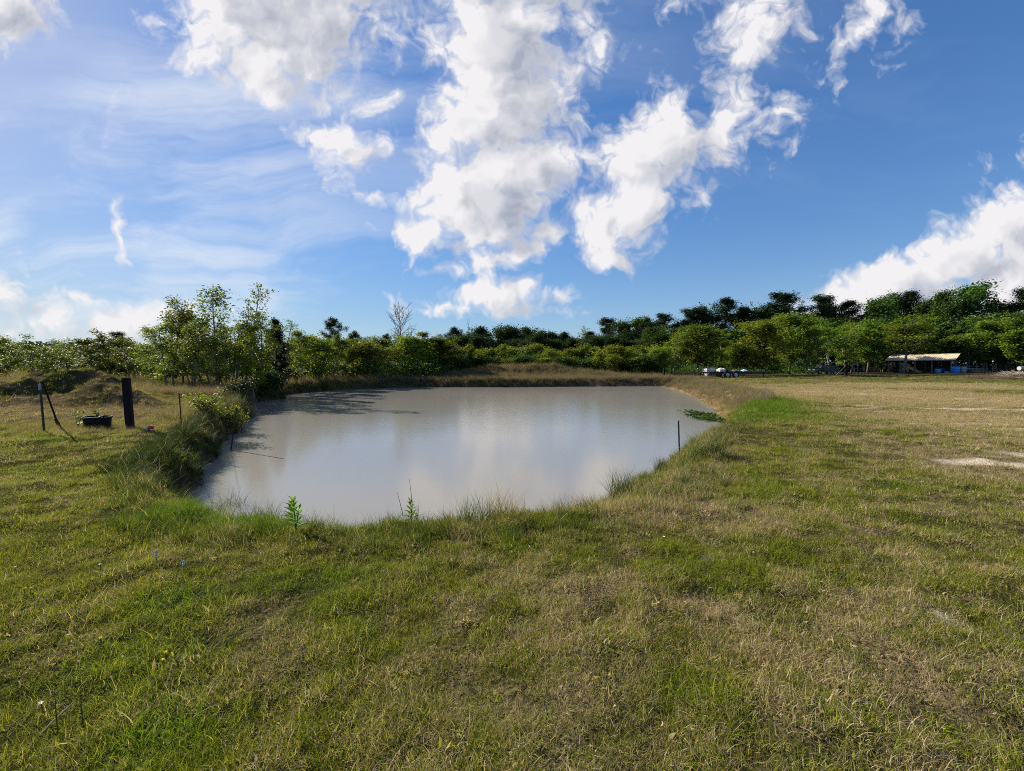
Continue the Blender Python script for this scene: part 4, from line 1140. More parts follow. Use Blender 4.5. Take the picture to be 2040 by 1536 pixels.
tag(b.build('rebar_stake', M['rust'], None, (x, y, z0)), 'short rusty bare rod standing in the dry grass past the timber post', 'stake', 'steel stakes')
b = MB(); b.box((0, 0, 0), (.034, .008, 1.66)); b.box((0, .02, 0), (.008, .034, 1.66))
for k in range(12): b.box((0, -.008, -.3 + .09 * k), (.016, .010, .02))
o = b.build('leaning_stake', M['steel_green'], None, (-7.98, 12.2, -.34)); o.rotation_euler = (.05, .16, .3)
tag(o, 'dark steel stake leaning out of the water beside the yellow-green bush', 'stake', 'steel stakes')
b = MB(); b.box((0, 0, 0), (.030, .008, 1.5)); b.box((0, .018, 0), (.008, .030, 1.5))
for k in range(10): b.box((0, -.008, -.2 + .09 * k), (.014, .010, .018))
x, y = 3.62, 9.2
o = b.build('leaning_stake', M['steel_green'], None, (x, y, -.26)); o.rotation_euler = (0, -.045, -.4)
tag(o, 'thin dark steel stake at the water beside the drooping grass tussock', 'stake', 'steel stakes')

# ---- tub
x, y = -11.2, 11.55
e = empty('planter_tub', (x, y, tz(x, y) - .02), .4, 'round black plastic tub with a torn side, filled with soil and weeds', 'tub')
b = MB(); k = 26; vs = []; fs = []
prof = [(.30, 0), (.325, .10), (.335, .20), (.345, .31), (.372, .315), (.375, .345), (.350, .350), (.335, .335), (.318, .20)]
for i, (r, zz) in enumerate(prof):
    for j in range(k):
        a = 2 * math.pi * j / k; vs.append((.84 * r * math.cos(a), .84 * r * math.sin(a), zz + .008 * math.sin(3 * a)))
for i in range(len(prof) - 1):
    for j in range(k):
        if i in (1,) and j in (17, 18): continue      # the torn hole
        j2 = (j + 1) % k; fs.append((i * k + j, i * k + j2, (i + 1) * k + j2, (i + 1) * k + j))
b.add(vs, fs); b.build('shell', M['black_plastic'], e)
b = MB(); vs = [(0, 0, .30)]; fs = []
for j in range(k):
    a = 2 * math.pi * j / k; vs.append((.27 * math.cos(a), .27 * math.sin(a), .26 + .02 * math.sin(5 * a)))
for j in range(k): fs.append((0, 1 + j, 1 + (j + 1) % k))
b.add(vs, fs); b.build('soil', M['soil'], e)
rgp = np.random.default_rng(91)
def weed(name, x, y, h, leaves, lsize, label, cat='weed', mat='leaf_weed', spread=.10, stems=1, group=None, z=None):
    zb = tz(x, y) if z is None else z
    e = empty(name, (x, y, zb), random.uniform(0, 6), label, cat, group)
    b = MB(); C_ = []
    for s_ in range(stems):
        a = rgp.uniform(0, 6.28); l = rgp.uniform(.05, .3) if stems > 1 else .05
        tip = (math.cos(a) * l * h, math.sin(a) * l * h, h * rgp.uniform(.75, 1))
        b.tube([(0, 0, -.03), (tip[0] * .4, tip[1] * .4, tip[2] * .5), tip], [.006, .005, .002], 5)
        C_.append(tip)
    b.build('stem', M['stalk_dark'], e)
    V = []; Q_ = []
    for s_, tip in enumerate(C_):
        nl = leaves // stems
        for i in range(nl):
            t = .15 + .85 * (i + .5) / nl; az = i * 2.4
            p = Vector((tip[0] * t, tip[1] * t, tip[2] * t))
            L = lsize * (1.15 - .55 * t) * rgp.uniform(.8, 1.2); el = .25 + .75 * t
            d_ = Vector((math.cos(az) * math.cos(el), math.sin(az) * math.cos(el), math.sin(el))); sd_ = Vector((-math.sin(az), math.cos(az), 0))
            w = L * .15; bb = len(V)
            m1 = p + d_ * L * .5; m2 = p + d_ * L + Vector((0, 0, -.18 * L))
            V += [p - sd_ * .003, p + sd_ * .003, m1 + sd_ * w, m1 - sd_ * w, m2 + sd_ * .002, m2 - sd_ * .002]
            Q_ += [(bb, bb + 1, bb + 2, bb + 3), (bb + 3, bb + 2, bb + 4, bb + 5)]
    me = quad_mesh('leaves', [tuple(v) for v in V], Q_); link('leaves', me, M[mat], e)
    return e
weed('weed', x, y, .22, 40, .14, 'low green weeds growing inside the black tub', stems=5, z=tz(x, y) + .26)
weed('weed', x - .42, y - .12, .48, 44, .15, 'taller leafy weed standing against the outside of the black tub', stems=4, mat='leaf_mid')
b = MB(); b.tube([(0, 0, 0), (-.01, .02, .18), (.05, .04, .26), (.20, .06, .33), (.34, .08, .46)], [.010, .009, .008, .007, .004], 6)
tag(b.build('dry_stick', M['straw_stick'], None, (x + .02, y, tz(x, y) + .26)), 'bent pale dry stick rising out of the black tub', 'stick')
x, y = -9.35, 11.0
e = empty('litter', (x, y, tz(x, y) + .05), .3, 'crumpled red and white scrap lying in the grass near the timber post', 'litter')
for nm, mt, off in (('red_scrap', 'red', (.05, -.03, .02)), ('white_scrap', 'tarp_white', (-.03, .04, .0))):
    bm = bmesh.new(); bmesh.ops.create_icosphere(bm, subdivisions=2, radius=.07)
    for v_ in bm.verts: v_.co = Vector(v_.co) * (1 + .35 * random.uniform(-1, 1)); v_.co.z *= .55
    me = bpy.data.meshes.new(nm); bm.to_mesh(me); bm.free(); link(nm, me, M[mt], e, off)

# ---- plants at the water's edge
weed('weed', -2.40, 4.6, .40, 46, .15, 'upright bright green leafy weed standing against the water at the near bank')
weed('weed', -1.10, 4.65, .26, 30, .11, 'smaller green leafy weed near the dry stalks at the near bank')
weed('weed', -2.15, 4.2, .26, 26, .12, 'low broad-leaved weed in the grass just below the upright bright weed', stems=2)
b = MB()
for (x0, y0, pts) in [(0, 0, [(0, 0, 0), (-.05, .02, .35), (-.12, .03, .62)]), (.02, .03, [(.02, .03, 0), (.09, .05, .42), (.05, .05, .80)]), (-.03, 0, [(-.03, 0, 0), (-.16, 0, .16), (-.24, 0, .28)]), (-.16, 0, [(-.16, 0, .16), (-.26, .01, .18)]),
                      (.06, -.02, [(.06, -.02, 0), (.16, -.02, .22), (.20, -.03, .44)])]:
    b.tube(pts, [.006, .005, .002], 5)
tag(b.build('dry_stalk', M['stalk_dark'], None, (-1.50, 5.95, -.72)), 'bare dark broken stalks sticking out of the water near the bank', 'stalks')
def tussock(x, y, n, spread, h0, h1, w, bend, lean, mat, label, seed):
    V, Q_ = blades(np.random.default_rng(seed), n, spread, h0, h1, w, bend, lean=lean, segs=4)
    o = link('grass_tussock', quad_mesh('grass_tussock', V, Q_), mat, None, (x, y, tz(x, y)))
    return tag(o, label, 'grass tussock', 'tussocks on the bank')
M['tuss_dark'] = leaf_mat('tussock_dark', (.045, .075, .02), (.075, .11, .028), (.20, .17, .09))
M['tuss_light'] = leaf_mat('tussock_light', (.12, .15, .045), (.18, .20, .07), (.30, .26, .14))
M['tuss_dry'] = leaf_mat('tussock_dry', (.26, .20, .12), (.17, .14, .07), (.40, .34, .26))
tussock(1.60, 6.25, 260, .16, .25, .58, .006, .7, .5, M['tuss_dark'], 'upright dark green spiky tussock on the bank above the cloud reflection', 501)
tussock(3.55, 8.05, 300, .20, .30, .70, .011, 1.7, .9, M['tuss_light'], 'wide drooping pale green tussock of broad blades near the thin stake', 502)
tussock(3.78, 7.95, 150, .12, .20, .42, .008, .9, .6, M['tuss_dark'], 'dark green clump at the side of the drooping pale tussock', 503)
tussock(3.15, 9.0, 160, .12, .22, .46, .006, .6, .4, M['tuss_dark'], 'small upright dark tussock beside the foot of the thin stake', 504)
tussock(1.05, 6.0, 260, .24, .18, .46, .005, .8, .6, M['tuss_dry'], 'reddish dry seedy clump of grass beside the dark spiky tussock', 505)
tussock(.72, 5.4, 220, .22, .18, .40, .005, .8, .6, M['tuss_dry'], 'straw-coloured thin clump where the near bank turns', 506)
tussock(-.12, 4.75, 160, .16, .20, .50, .005, .7, .45, M['tuss_dry'], 'sparse tall seed-headed grass at the middle of the near bank', 507)
tussock(-.42, 4.7, 200, .2, .20, .44, .005, .6, .4, M['tuss_dark'], 'dense green tussock at the middle of the near bank', 508)
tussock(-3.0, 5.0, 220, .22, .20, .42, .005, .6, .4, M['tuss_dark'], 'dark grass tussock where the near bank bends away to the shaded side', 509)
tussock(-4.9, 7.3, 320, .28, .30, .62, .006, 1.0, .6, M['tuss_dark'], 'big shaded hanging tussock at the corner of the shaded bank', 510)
tussock(-4.55, 6.7, 60, .06, .2, .5, .010, .8, .5, M['tuss_light'], 'few pale yellow blades among the dark grass of the shaded bank', 511)
# floating plants
rgf = np.random.default_rng(55); n = 1500
a = rgf.uniform(0, 6.28, n); r = np.sqrt(rgf.uniform(0, 1, n))
fx = 8.9 + r * np.cos(a) * .75 + .2 * rgf.normal(size=n); fy = 20.0 + r * np.sin(a) * 2.1 + .3 * rgf.normal(size=n)
k_ = fbm(fx * 1.4, fy * 1.4, 171, 3) > .42
fx, fy = fx[k_], fy[k_]
V, Q_ = leaf_quads(rgf, np.stack([fx, fy, WATER + rgf.uniform(.01, .10, len(fx))], 1), .13, bias=1.2)
tag(link('floating_plants', quad_mesh('floating_plants', V, Q_), M['leaf_deep']), 'green water plants floating by the bank', None, None, 'stuff')

# ---- small flowers and stalks in the grass
def flower(px, py, kind, label, h=.07):
    x, y = ground_px(px, py); z0 = tz(x, y)
    e = empty('flower', (x, y, z0), random.uniform(0, 6), label, 'flower', 'small flowers in the lawn')
    b = MB(); b.tube([(0, 0, -.01), (.004, 0, h * .6), (0, 0, h)], .0018, 5); b.build('stem', M['stalk_dark'], e)
    b = MB()
    if kind == 'petal_blue':
        for i in range(16):
            t = i / 16; a = i * 2.4; r = .012 * (1.1 - t)
            b.box((.6 * r * math.cos(a), .6 * r * math.sin(a), h * (.55 + .5 * t)), (.007, .006, .006), rot=(.3, .5, a))
    else:
        for i in range(7):
            a = i * 2 * math.pi / 7
            c_, s_ = math.cos(a), math.sin(a)
            b.add([(0, 0, h), (.007 * c_ - .0035 * s_, .007 * s_ + .0035 * c_, h + .004), (.014 * c_, .014 * s_, h + .003), (.007 * c_ + .0035 * s_, .007 * s_ - .0035 * c_, h + .004)], [(0, 1, 2, 3)])
    b.build('petals', M[kind], e)
for a in [(325, 1335, 'petal_yellow', 'yellow flower, nearer of two close together in the lawn'), (331, 1322, 'petal_yellow', 'yellow flower, farther of two close together in the lawn'), (200, 1290, 'petal_yellow', 'lone yellow flower in the lawn between two dark clumps'),
          (50, 1184, 'petal_yellow', 'yellow flower beside a bushy lawn clump at the picture edge'), (62, 1182, 'petal_yellow', 'second yellow flower right beside the edge one'), (30, 1135, 'petal_white', 'white flower highest up the lawn near the picture edge'),
          (82, 1408, 'petal_white', 'white flower by the bent pale stem'), (200, 1142, 'petal_white', 'tiny white flower in the middle of the shaded lawn'), (1322, 1085, 'petal_white', 'tiny white flower below the reddish clump'),
          (312, 1128, 'petal_blue', 'pale blue spike flower in the lush patch', .11), (366, 1140, 'petal_blue', 'faint blue spike flower just past the taller one', .08)]:
    flower(*a)
for (px_, py_, h, lb) in [(116, 1452, .24, 'thin dark upright weed stalk nearest the bent pale stem'), (166, 1432, .17, 'shorter dark weed stalk next to the thin upright one')]:
    x, y = ground_px(px_, py_)
    b = MB(); b.tube([(0, 0, -.02), (-.006, 0, h * .5), (-.012, .004, h)], [.003, .0022, .001], 6)
    for k in range(7): b.box((-.006 + .012 * math.cos(k * 2.4), .012 * math.sin(k * 2.4), h * (.35 + .09 * k)), (.022, .006, .003), rot=(0, -.5, k * 2.4))
    tag(b.build('weed_stalk', M['stalk_dark'], None, (x, y, tz(x, y))), lb, 'weed')
x, y = ground_px(80, 1455); x2, y2 = ground_px(150, 1412)
b = MB(); b.tube([(0, 0, .03), ((x2 - x) * .5, (y2 - y) * .35, .06), (x2 - x, y2 - y, .09)], [.004, .004, .002], 6)
tag(b.build('fallen_stalk', M['straw_stick'], None, (x, y, tz(x, y))), 'bent pale dry stem lying across the lawn', 'dry stem')

# ---- far end of the pond: posts
def far_post(px, Yd, top_y, w, label, mat='wood_dark', name='fence_post', cap=None, tilt=0.0):
    x = px_xy(px, Yd); z0 = tz(x, Yd); H = EYE + (726 - top_y) / FPX * Yd - z0
    e = empty(name, (x, Yd, z0), .2, label, 'post', 'posts at the far end of the pond')
    b = MB(); b.tube([(0, 0, -.2), (tilt * .5, 0, H * .5), (tilt, 0, H)], [w / 2, w / 2 * .97, w / 2 * .92], 8); b.build('shaft', M[mat], e)
    if cap:
        b = MB(); b.lathe([(0.001, H + .06), (w * .6, H + .05), (w * .75, H), (w * .7, H - .08), (0.001, H - .08)], 10); b.build('cap', M[cap], e)
    return e
far_post(1323, 52, 733, .26, 'thick dark wooden post where the far bank ends')
far_post(1330, 54.5, 735, .16, 'thinner dark post close behind the thick one at the far bank end')
far_post(1343, 54, 738, .07, 'thin dark stake between the thick bank post and the caged tank', 'rust')
far_post(1390, 55.5, 734, .07, 'thin stake with a pale cap beside the caged tank', 'rust', cap='white_plastic')
far_post(1300, 51.5, 742, .07, 'low thin stake on the far bank before the thick post', 'rust')
x, y = px_xy(1383, 54.5), 54.5
b = MB(); b.lathe([(.001, .42), (.13, .41), (.20, .34), (.21, .12), (.25, 0)], 10)
tag(b.build('stump', M['rust'], None, (x, y, tz(x, y))), 'squat rusty brown stump in the dry grass before the caged tank', 'stump')
x, y = px_xy(1399, 53.5), 53.5
b = MB(); b.box((0, 0, .10), (1.1, .24, .05), rot=(.0, .03, .12)); b.box((.1, .3, .07), (1.0, .2, .05), rot=(.0, -.02, -.1))
tag(b.build('plank', M['wood_pale'], None, (x, y, tz(x, y) + .12)), 'pale yellow boards lying on the ground behind the trailer ramps', 'boards')

# ---- caged tank
x, y = px_xy(1412.5, 57.4), 57.4
e = empty('caged_tank', (x, y, tz(x, y)), .15, 'square white plastic liquid tank in a wire cage behind the trailer ramps', 'tank')
b = MB(); b.box((0, 0, .68), (1.12, .94, .96)); b.build('tank', M['white_plastic'], e, bevel=.07)
b = MB(); b.lathe([(.001, 1.22), (.13, 1.22), (.13, 1.15), (.15, 1.15)], 14); b.build('lid', M['black_plastic'], e)
for sgn in (-1, 1):
    b = MB()
    for zz in (.25, .48, .71, .94, 1.14): b.tube([(-.60, sgn * .51, zz), (.60, sgn * .51, zz)], .013, 5)
    for k in range(7): b.tube([(-.60 + .2 * k, sgn * .51, .16), (-.60 + .2 * k, sgn * .51, 1.16)], .013, 5)
    b.build('cage_panel', M['galv'], e)
    b = MB()
    for zz in (.25, .48, .71, .94, 1.14): b.tube([(sgn * .60, -.51, zz), (sgn * .60, .51, zz)], .013, 5)
    for k in range(5): b.tube([(sgn * .60, -.4 + .2 * k, .16), (sgn * .60, -.4 + .2 * k, 1.16)], .013, 5)
    b.build('cage_panel', M['galv'], e)
b = MB(); b.box((0, 0, .13), (1.2, 1.0, .06)); b.box((-.5, 0, .05), (.12, 1.0, .10)); b.box((.5, 0, .05), (.12, 1.0, .10)); b.build('pallet', M['wood_grey'], e)

# ---- trailer
TY = 55.8; tx0 = px_xy(1406, TY); tgz = tz(tx0 + 3, TY)
e = empty('trailer', (tx0, TY, tgz), 0, 'long black flatbed trailer on two axles with its ramps folded upright', 'trailer')
Lb = px_xy(1514, TY) - tx0
b = MB()
for yy in (-1.0, 1.0): b.box((Lb / 2, yy, .60), (Lb, .09, .20))
for k in range(9): b.box((.15 + k * (Lb - .3) / 8, 0, .56), (.07, 1.91, .10))
b.build('chassis', M['black_steel'], e, bevel=.008)
for k in range(9):
    b = MB(); b.box((Lb / 2, -.88 + .22 * k, .73), (Lb - .05, .205, .045)); b.build('deck_board', M['wood_dark'], e)
b = MB(); b.box((Lb + .05, 0, .98), (.10, 2.05, .08)); b.box((Lb + .05, -.95, .82), (.08, .08, .30)); b.box((Lb + .05, .95, .82), (.08, .08, .30)); b.box((Lb + .05, 0, .82), (.08, .08, .30)); b.build('front_rail', M['black_steel'], e)
def wheel(cx, cy):
    r = .40
    t = MB(); t.wheel_ring([(.24, -.11), (.33, -.125), (r - .02, -.115), (r, -.08), (r, .08), (r - .02, .115), (.33, .125), (.24, .11)], 28, (0, 0, 0))
    w = t.build('wheel', M['rubber'], e, (cx, cy, r), smooth=True); 
    q = MB(); q.wheel_ring([(.245, -.10), (.225, -.112), (.21, -.06), (.15, -.045), (.10, -.085), (.06, -.10), (.001, -.10)], 24); q.wheel_ring([(.245, .10), (.225, .112), (.21, .06), (.001, .05)], 24)
    q.build('rim', M['rim'], w, smooth=True)
    q = MB()
    for k in range(6):
        a = k * math.pi / 3; q.tube([(.075 * math.cos(a), -.105, .075 * math.sin(a)), (.075 * math.cos(a), -.085, .075 * math.sin(a))], .012, 6)
    q.build('wheel_nuts', M['black_steel'], w)
wc = [px_xy(1440.5, TY) - tx0, px_xy(1456.5, TY) - tx0]
for cx in wc:
    for cy in (-1.16, 1.16): wheel(cx, cy)
b = MB()
for cy in (-1.16, 1.16):
    b.box(((wc[0] + wc[1]) / 2, cy, .86), (wc[1] - wc[0] + .75, .30, .025))
    for q in (-1, 1): b.box(((wc[0] + wc[1]) / 2 + q * ((wc[1] - wc[0]) / 2 + .43), cy, .77), (.14, .30, .025), rot=(0, q * .9, 0))
b.build('fender', M['black_steel'], e)
for yy in (-.82, .82):
    b = MB(); b.box((-.06, yy - .2, 1.17), (.07, .06, 1.25), rot=(0, .05, 0)); b.box((-.06, yy + .2, 1.17), (.07, .06, 1.25), rot=(0, .05, 0))
    for k in range(6): b.box((-.06, yy, .62 + .21 * k), (.05, .36, .05))
    b.build('ramp', M['black_steel'], e)
tl_ = px_xy(1535, TY) - tx0
b = MB()
for yy in (-1, 1): b.tube([(Lb, yy * .75, .52), (tl_ - .35, yy * .08, .52)], .06, 6)
b.box((tl_ - .1, 0, .54), (.55, .12, .12)); b.build('tongue', M['black_steel'], e)
b = MB(); b.tube([(tl_ - .9, 0, 1.02), (tl_ - .9, 0, .06)], .045, 8); b.tube([(tl_ - .9, 0, 1.0), (tl_ - .9, -.2, 1.04)], .018, 6); b.lathe([(.001, 0), (.12, 0), (.12, .03), (.001, .04)], 10, (tl_ - .9, 0, 0)); b.build('jack', M['black_steel'], e)
for yy in (-1.05, 1.05):
    b = MB(); b.box((-.02, yy * .85, .55), (.04, .16, .10)); b.build('tail_light', M['red'], e)
def bundle(name, x, y, z, rx, ry, rz_, mat, label, cat, seed):
    rr = random.Random(seed)
    bm = bmesh.new(); bmesh.ops.create_icosphere(bm, subdivisions=3, radius=1)
    ph = [rr.uniform(0, 6) for _ in range(8)]
    for v_ in bm.verts:
        c_ = v_.co
        f = 1 + .13 * math.sin(c_.x * 5 + ph[0]) * math.sin(c_.y * 4 + ph[1]) + .09 * math.sin(c_.z * 9 + c_.x * 6 + ph[2]) + .05 * math.sin(c_.y * 15 + c_.z * 11 + ph[3]) + .05 * math.sin(c_.x * 17 + ph[4])
        c_ *= f
        c_.x *= rx; c_.y *= ry; c_.z = max(c_.z, -.55) * rz_
    me = bpy.data.meshes.new(name); bm.to_mesh(me); bm.free()
    return tag(link(name, me, M[mat], None, (x, y, z)), label, cat)
bundle('tarp_bundle', px_xy(1436, TY), TY, tgz + .92, .50, .6, .33, 'tarp_white', 'crumpled white tarp bundle lying on the trailer above the wheels', 'tarp', 4)
bundle('tarp_bundle', px_xy(1482, TY), TY, tgz + .86, .34, .5, .18, 'tarp_blue', 'small pale blue folded tarp on the trailer deck', 'tarp', 9)
bundle('dark_sack', px_xy(1446, TY), TY + .1, tgz + .86, .26, .4, .24, 'black_plastic', 'black sack pressed against the white tarp bundle on the trailer', 'sack', 12)
bundle('tarp_bundle', px_xy(1468, TY), TY + .3, tgz + .85, .5, .4, .16, 'wood_grey', 'flat brown heap of scrap between the white and blue tarps', 'scrap', 15)

# ---- braced gate post
x, y = px_xy(1685, 66), 66.0; z0 = tz(x, y); H = EYE + 6 / FPX * 66 - z0
e = empty('gate_post', (x, y, z0), .3, 'tall dark gate post with a pale top and a slanting brace pole', 'gate post')
b = MB(); b.tube([(0, 0, -.2), (.01, 0, H * .5), (0, 0, H)], [.24, .21, .20], 9); b.build('shaft', M['wood_dark'], e)
b = MB(); b.lathe([(.001, H + .09), (.16, H + .07), (.21, H), (.001, H - .02)], 9); b.build('cap', M['wood_grey'], e)
b = MB(); b.tube([(-.12, -.05, 1.55), (-2.2, -.1, .05)], [.055, .06], 7); b.build('brace', M['wood_grey'], e)
b = MB(); b.tube([(.45, 0, -.1), (.46, 0, 1.0)], .035, 6); b.tube([(-.05, 0, 1.0), (.46, 0, .98)], .02, 6); b.build('latch_rail', M['rust'], e)

# ---- dark vehicle under the trees
x, y = px_xy(1640, 74), 74.0; z0 = tz(x, y)
e = empty('parked_car', (x, y, z0), .12, 'dark boxy car parked in the shade under the trees, glinting', 'car')
prof = [(-2.25, .32), (-2.25, .72), (-2.2, .98), (-1.55, 1.06), (-1.05, 1.10), (.0, 1.10), (1.9, 1.08), (2.2, 1.02), (2.25, .6), (2.22, .32)]
def extrude(prof, hw, taper=1.0):
    vs = []; n_ = len(prof)
    for sgn in (-1, 1): vs += [(p[0], sgn * hw, p[1]) for p in prof]
    fs = [tuple(range(n_)), tuple(range(2 * n_ - 1, n_ - 1, -1))]
    for i in range(n_): fs.append((i, (i + 1) % n_, n_ + (i + 1) % n_, n_ + i))
    b = MB(); b.add(vs, fs); return b
extrude(prof, .9).build('body', M['car'], e, bevel=.05)
b = MB(); lo = [(-1.15, 1.08), (-.55, 1.60), (1.75, 1.60), (2.1, 1.08)]
vs = [(p[0], sgn * (.82 if p[1] < 1.3 else .68), p[1]) for sgn in (-1, 1) for p in lo]
b.add(vs, [(0, 1, 2, 3), (7, 6, 5, 4), (0, 4, 5, 1), (1, 5, 6, 2), (2, 6, 7, 3)]); b.build('cabin', M['car'], e, bevel=.04)
for (xa, xb, xc, xd) in [(-.85, -.50, .30, .30), (.40, .40, 1.65, 1.85)]:
    for sgn in (-1, 1):
        f_ = lambda zz: sgn * (.82 - .14 * (zz - 1.08) / .52 + .012)
        b = MB(); b.add([(xa, f_(1.14), 1.14), (xb, f_(1.52), 1.52), (xc, f_(1.52), 1.52), (xd, f_(1.14), 1.14)], [(0, 1, 2, 3)]); b.build('window', M['glass'], e)
b = MB(); b.add([(-1.12, -.74, 1.13), (-1.12, .74, 1.13), (-.62, .62, 1.56), (-.62, -.62, 1.56)], [(0, 1, 2, 3)]); b.build('windscreen', M['glass'], e)
for cx in (-1.4, 1.4):
    for cy in (-.82, .82):
        q = MB(); q.wheel_ring([(.20, -.10), (.30, -.11), (.34, -.08), (.34, .08), (.30, .11), (.20, .10)], 20); w_ = q.build('wheel', M['rubber'], e, (cx, cy, .34), smooth=True)
        q = MB(); q.wheel_ring([(.205, -.09), (.18, -.10), (.06, -.07), (.001, -.08)], 18); q.wheel_ring([(.205, .09), (.001, .08)], 18); q.build('rim', M['rim'], w_)
for cy in (-.62, .62):
    b = MB(); b.box((-2.25, cy, .80), (.06, .34, .16)); b.build('headlight', M['white_plastic'], e, bevel=.02)
b = MB(); b.box((.05, -.93, 1.18), (.10, .16, .13)); b.build('mirror', M['rim'], e, bevel=.02)

# ---- shed
SA = math.atan2(-.8, .6)
sx, sy = 73.3, 84.0; z0 = tz(sx + 3, sy - 1)
e = empty('shed', (sx, sy, z0), SA, 'long open-fronted pole shed with a tan sheet-metal roof', 'shed')
SL, SDp, HF, HB = 9.0, 4.0, 2.36, 3.42
b = MB(); vs = []; fs = []; nr = 120
for i in range(nr + 1):
    xx = -.35 + (SL + .7) * i / nr; dzc_ = .022 * (1 if i % 4 in (0, 1) else 0)
    for (yy, zz) in ((-.45, HF - .06), (SDp + .3, HB + .12)):
        vs += [(xx, yy, zz + dzc_ + .05), (xx, yy, zz + dzc_ + .035)]
for i in range(nr):
    a0 = i * 4; fs += [(a0, a0 + 2, a0 + 6, a0 + 4), (a0 + 1, a0 + 5, a0 + 7, a0 + 3), (a0, a0 + 4, a0 + 5, a0 + 1), (a0 + 2, a0 + 3, a0 + 7, a0 + 6)]
b.add(vs, fs); b.build('roof', M['roof'], e)
for xx in (.12, 1.9, 4.0, 6.3, 8.8):
    b = MB(); b.tube([(xx, 0, -.15), (xx + random.uniform(-.03, .03), 0, HF - .10)], [.095, .085], 8); b.build('post', M['wood_grey'], e)
for xx in (.12, 3.0, 6.0, 8.8):
    b = MB(); b.tube([(xx, SDp, -.15), (xx, SDp, HB - .08)], [.09, .085], 8); b.build('post', M['wood_dark'], e)
b = MB(); b.box((SL / 2, 0, HF - .19), (SL + .3, .06, .20)); b.build('front_beam', M['wood_dark'], e)
b = MB(); b.box((SL / 2, SDp, HB - .17), (SL + .3, .06, .20)); b.build('rear_beam', M['wood_dark'], e)
b = MB()
for k in range(8): b.tube([(.1 + 1.25 * k, -.3, HF - .07), (.1 + 1.25 * k, SDp + .2, HB + .03)], .035, 5)
b.build('rafter', M['wood_dark'], e)
for k in range(45):       # back wall, board by board
    if k == 0:
        b = MB(); b.box((0, 0, 1.25), (.185, .025, 2.5)); bme = b.mesh('wall_board'); bme.materials.append(M['plank'])
    o = bpy.data.objects.new('wall_board', bme); C.objects.link(o); o.parent = e
    o.location = (.1 + k * .2, SDp - .10 + random.uniform(-.012, .012), random.uniform(-.05, .05)); o.rotation_euler = (0, random.uniform(-.008, .008), 0)
for k in range(9):        # slatted end with gaps
    if k == 0:
        b = MB(); b.box((0, 0, 1.15), (.03, .22, 2.3)); sme = b.mesh('slat'); sme.materials.append(M['wood_grey'])
    o = bpy.data.objects.new('slat', sme); C.objects.link(o); o.parent = e
    o.location = (.0, .25 + k * .42, random.uniform(-.04, .04))
for k in range(10):
    if k == 0:
        b = MB(); b.box((0, 0, 1.1), (.025, .36, 2.2)); eme = b.mesh('end_board'); eme.materials.append(M['plank'])
    o = bpy.data.objects.new('end_board', eme); C.objects.link(o); o.parent = e
    o.location = (SL + .02, .25 + k * .385, random.uniform(-.03, .03))
b = MB()
for zz in (.5, 1.3, 2.0): b.box((-.03, SDp / 2, zz), (.03, SDp, .09))
b.build('rail', M['wood_grey'], e)
sR = Matrix.Rotation(SA, 4, 'Z')
def shed_pt(lx, ly, lz): return Vector((sx, sy, z0)) + sR @ Vector((lx, ly, lz))
for (lx, lb) in ((3.75, 'white jug hanging under the middle of the shed eave'), (8.95, 'white jug hanging at the barrel end of the shed eave')):
    p = shed_pt(lx, -.12, HF - .62)
    e2 = empty('hanging_jug', p, SA, lb, 'jug', 'white jugs under the shed eave')
    b = MB(); b.lathe([(.001, 0), (.13, .01), (.14, .05), (.14, .28), (.11, .34), (.05, .39), (.05, .43), (.001, .43)], 14); b.build('bottle', M['white_plastic'], e2, smooth=True)
    b = MB(); b.tube([(0, 0, .43), (0, 0, .58)], .012, 5); b.build('cord', M['rust'], e2)
def vat(name, px, Yd, r, h, mat, label, cat, lid=True, group=None):
    x = px_xy(px, Yd); e2 = empty(name, (x, Yd, tz(x, Yd)), 0, label, cat, group)
    b = MB(); b.lathe([(.001, 0), (r * .93, 0), (r * .97, .04), (r, .1 * h), (r, .32 * h), (r * 1.03, .34 * h), (r, .36 * h), (r, .64 * h), (r * 1.03, .66 * h), (r, .68 * h), (r, .93 * h), (r * .95, h)] + ([] if lid else [(r * .9, h), (r * .88, .35 * h), (.001, .34 * h)]), 26)
    b.build('drum_body', M[mat], e2, smooth=True)
    if lid:
        b = MB(); b.lathe([(r * .95, h), (r * .99, h + .015), (r * .99, h + .05), (r * .9, h + .06), (r * .86, h + .02), (.001, h + .02)], 26); b.build('lid', M[mat], e2)
    else:
        b = MB(); b.lathe([(r * .89, h * .98), (r * .95, h), (r * 1.05, h), (r * 1.05, h - .05), (r * .96, h - .06)], 26); b.build('rim', M[mat], e2)
    return e2
vat('plastic_barrel', 1902.5, 76.5, .56, 1.12, 'blue', 'bright blue upright plastic barrel at the end of the shed', 'barrel', True, 'blue barrels by the shed')
vat('plastic_tub', 1868, 77.5, .44, .72, 'blue_pale', 'faded pale blue tub before the shed front', 'tub', False, 'blue barrels by the shed')
vat('plastic_barrel', 1880, 79.5, .62, .86, 'blue_dark', 'wide dark blue barrel just behind the faded tub', 'barrel', False, 'blue barrels by the shed')
vat('plastic_tank', 1916, 80, .58, 1.12, 'galv', 'grey translucent-looking tank beside the bright blue barrel', 'tank')
x, y = px_xy(1889, 77.5), 77.5
b = MB(); b.box((0, 0, .14), (.9, .5, .26)); tag(b.build('feed_trough', M['leaf_mid'] if False else M['white'], None, (x, y, tz(x, y)), bevel=.03), 'low pale trough between the blue barrels', 'trough')

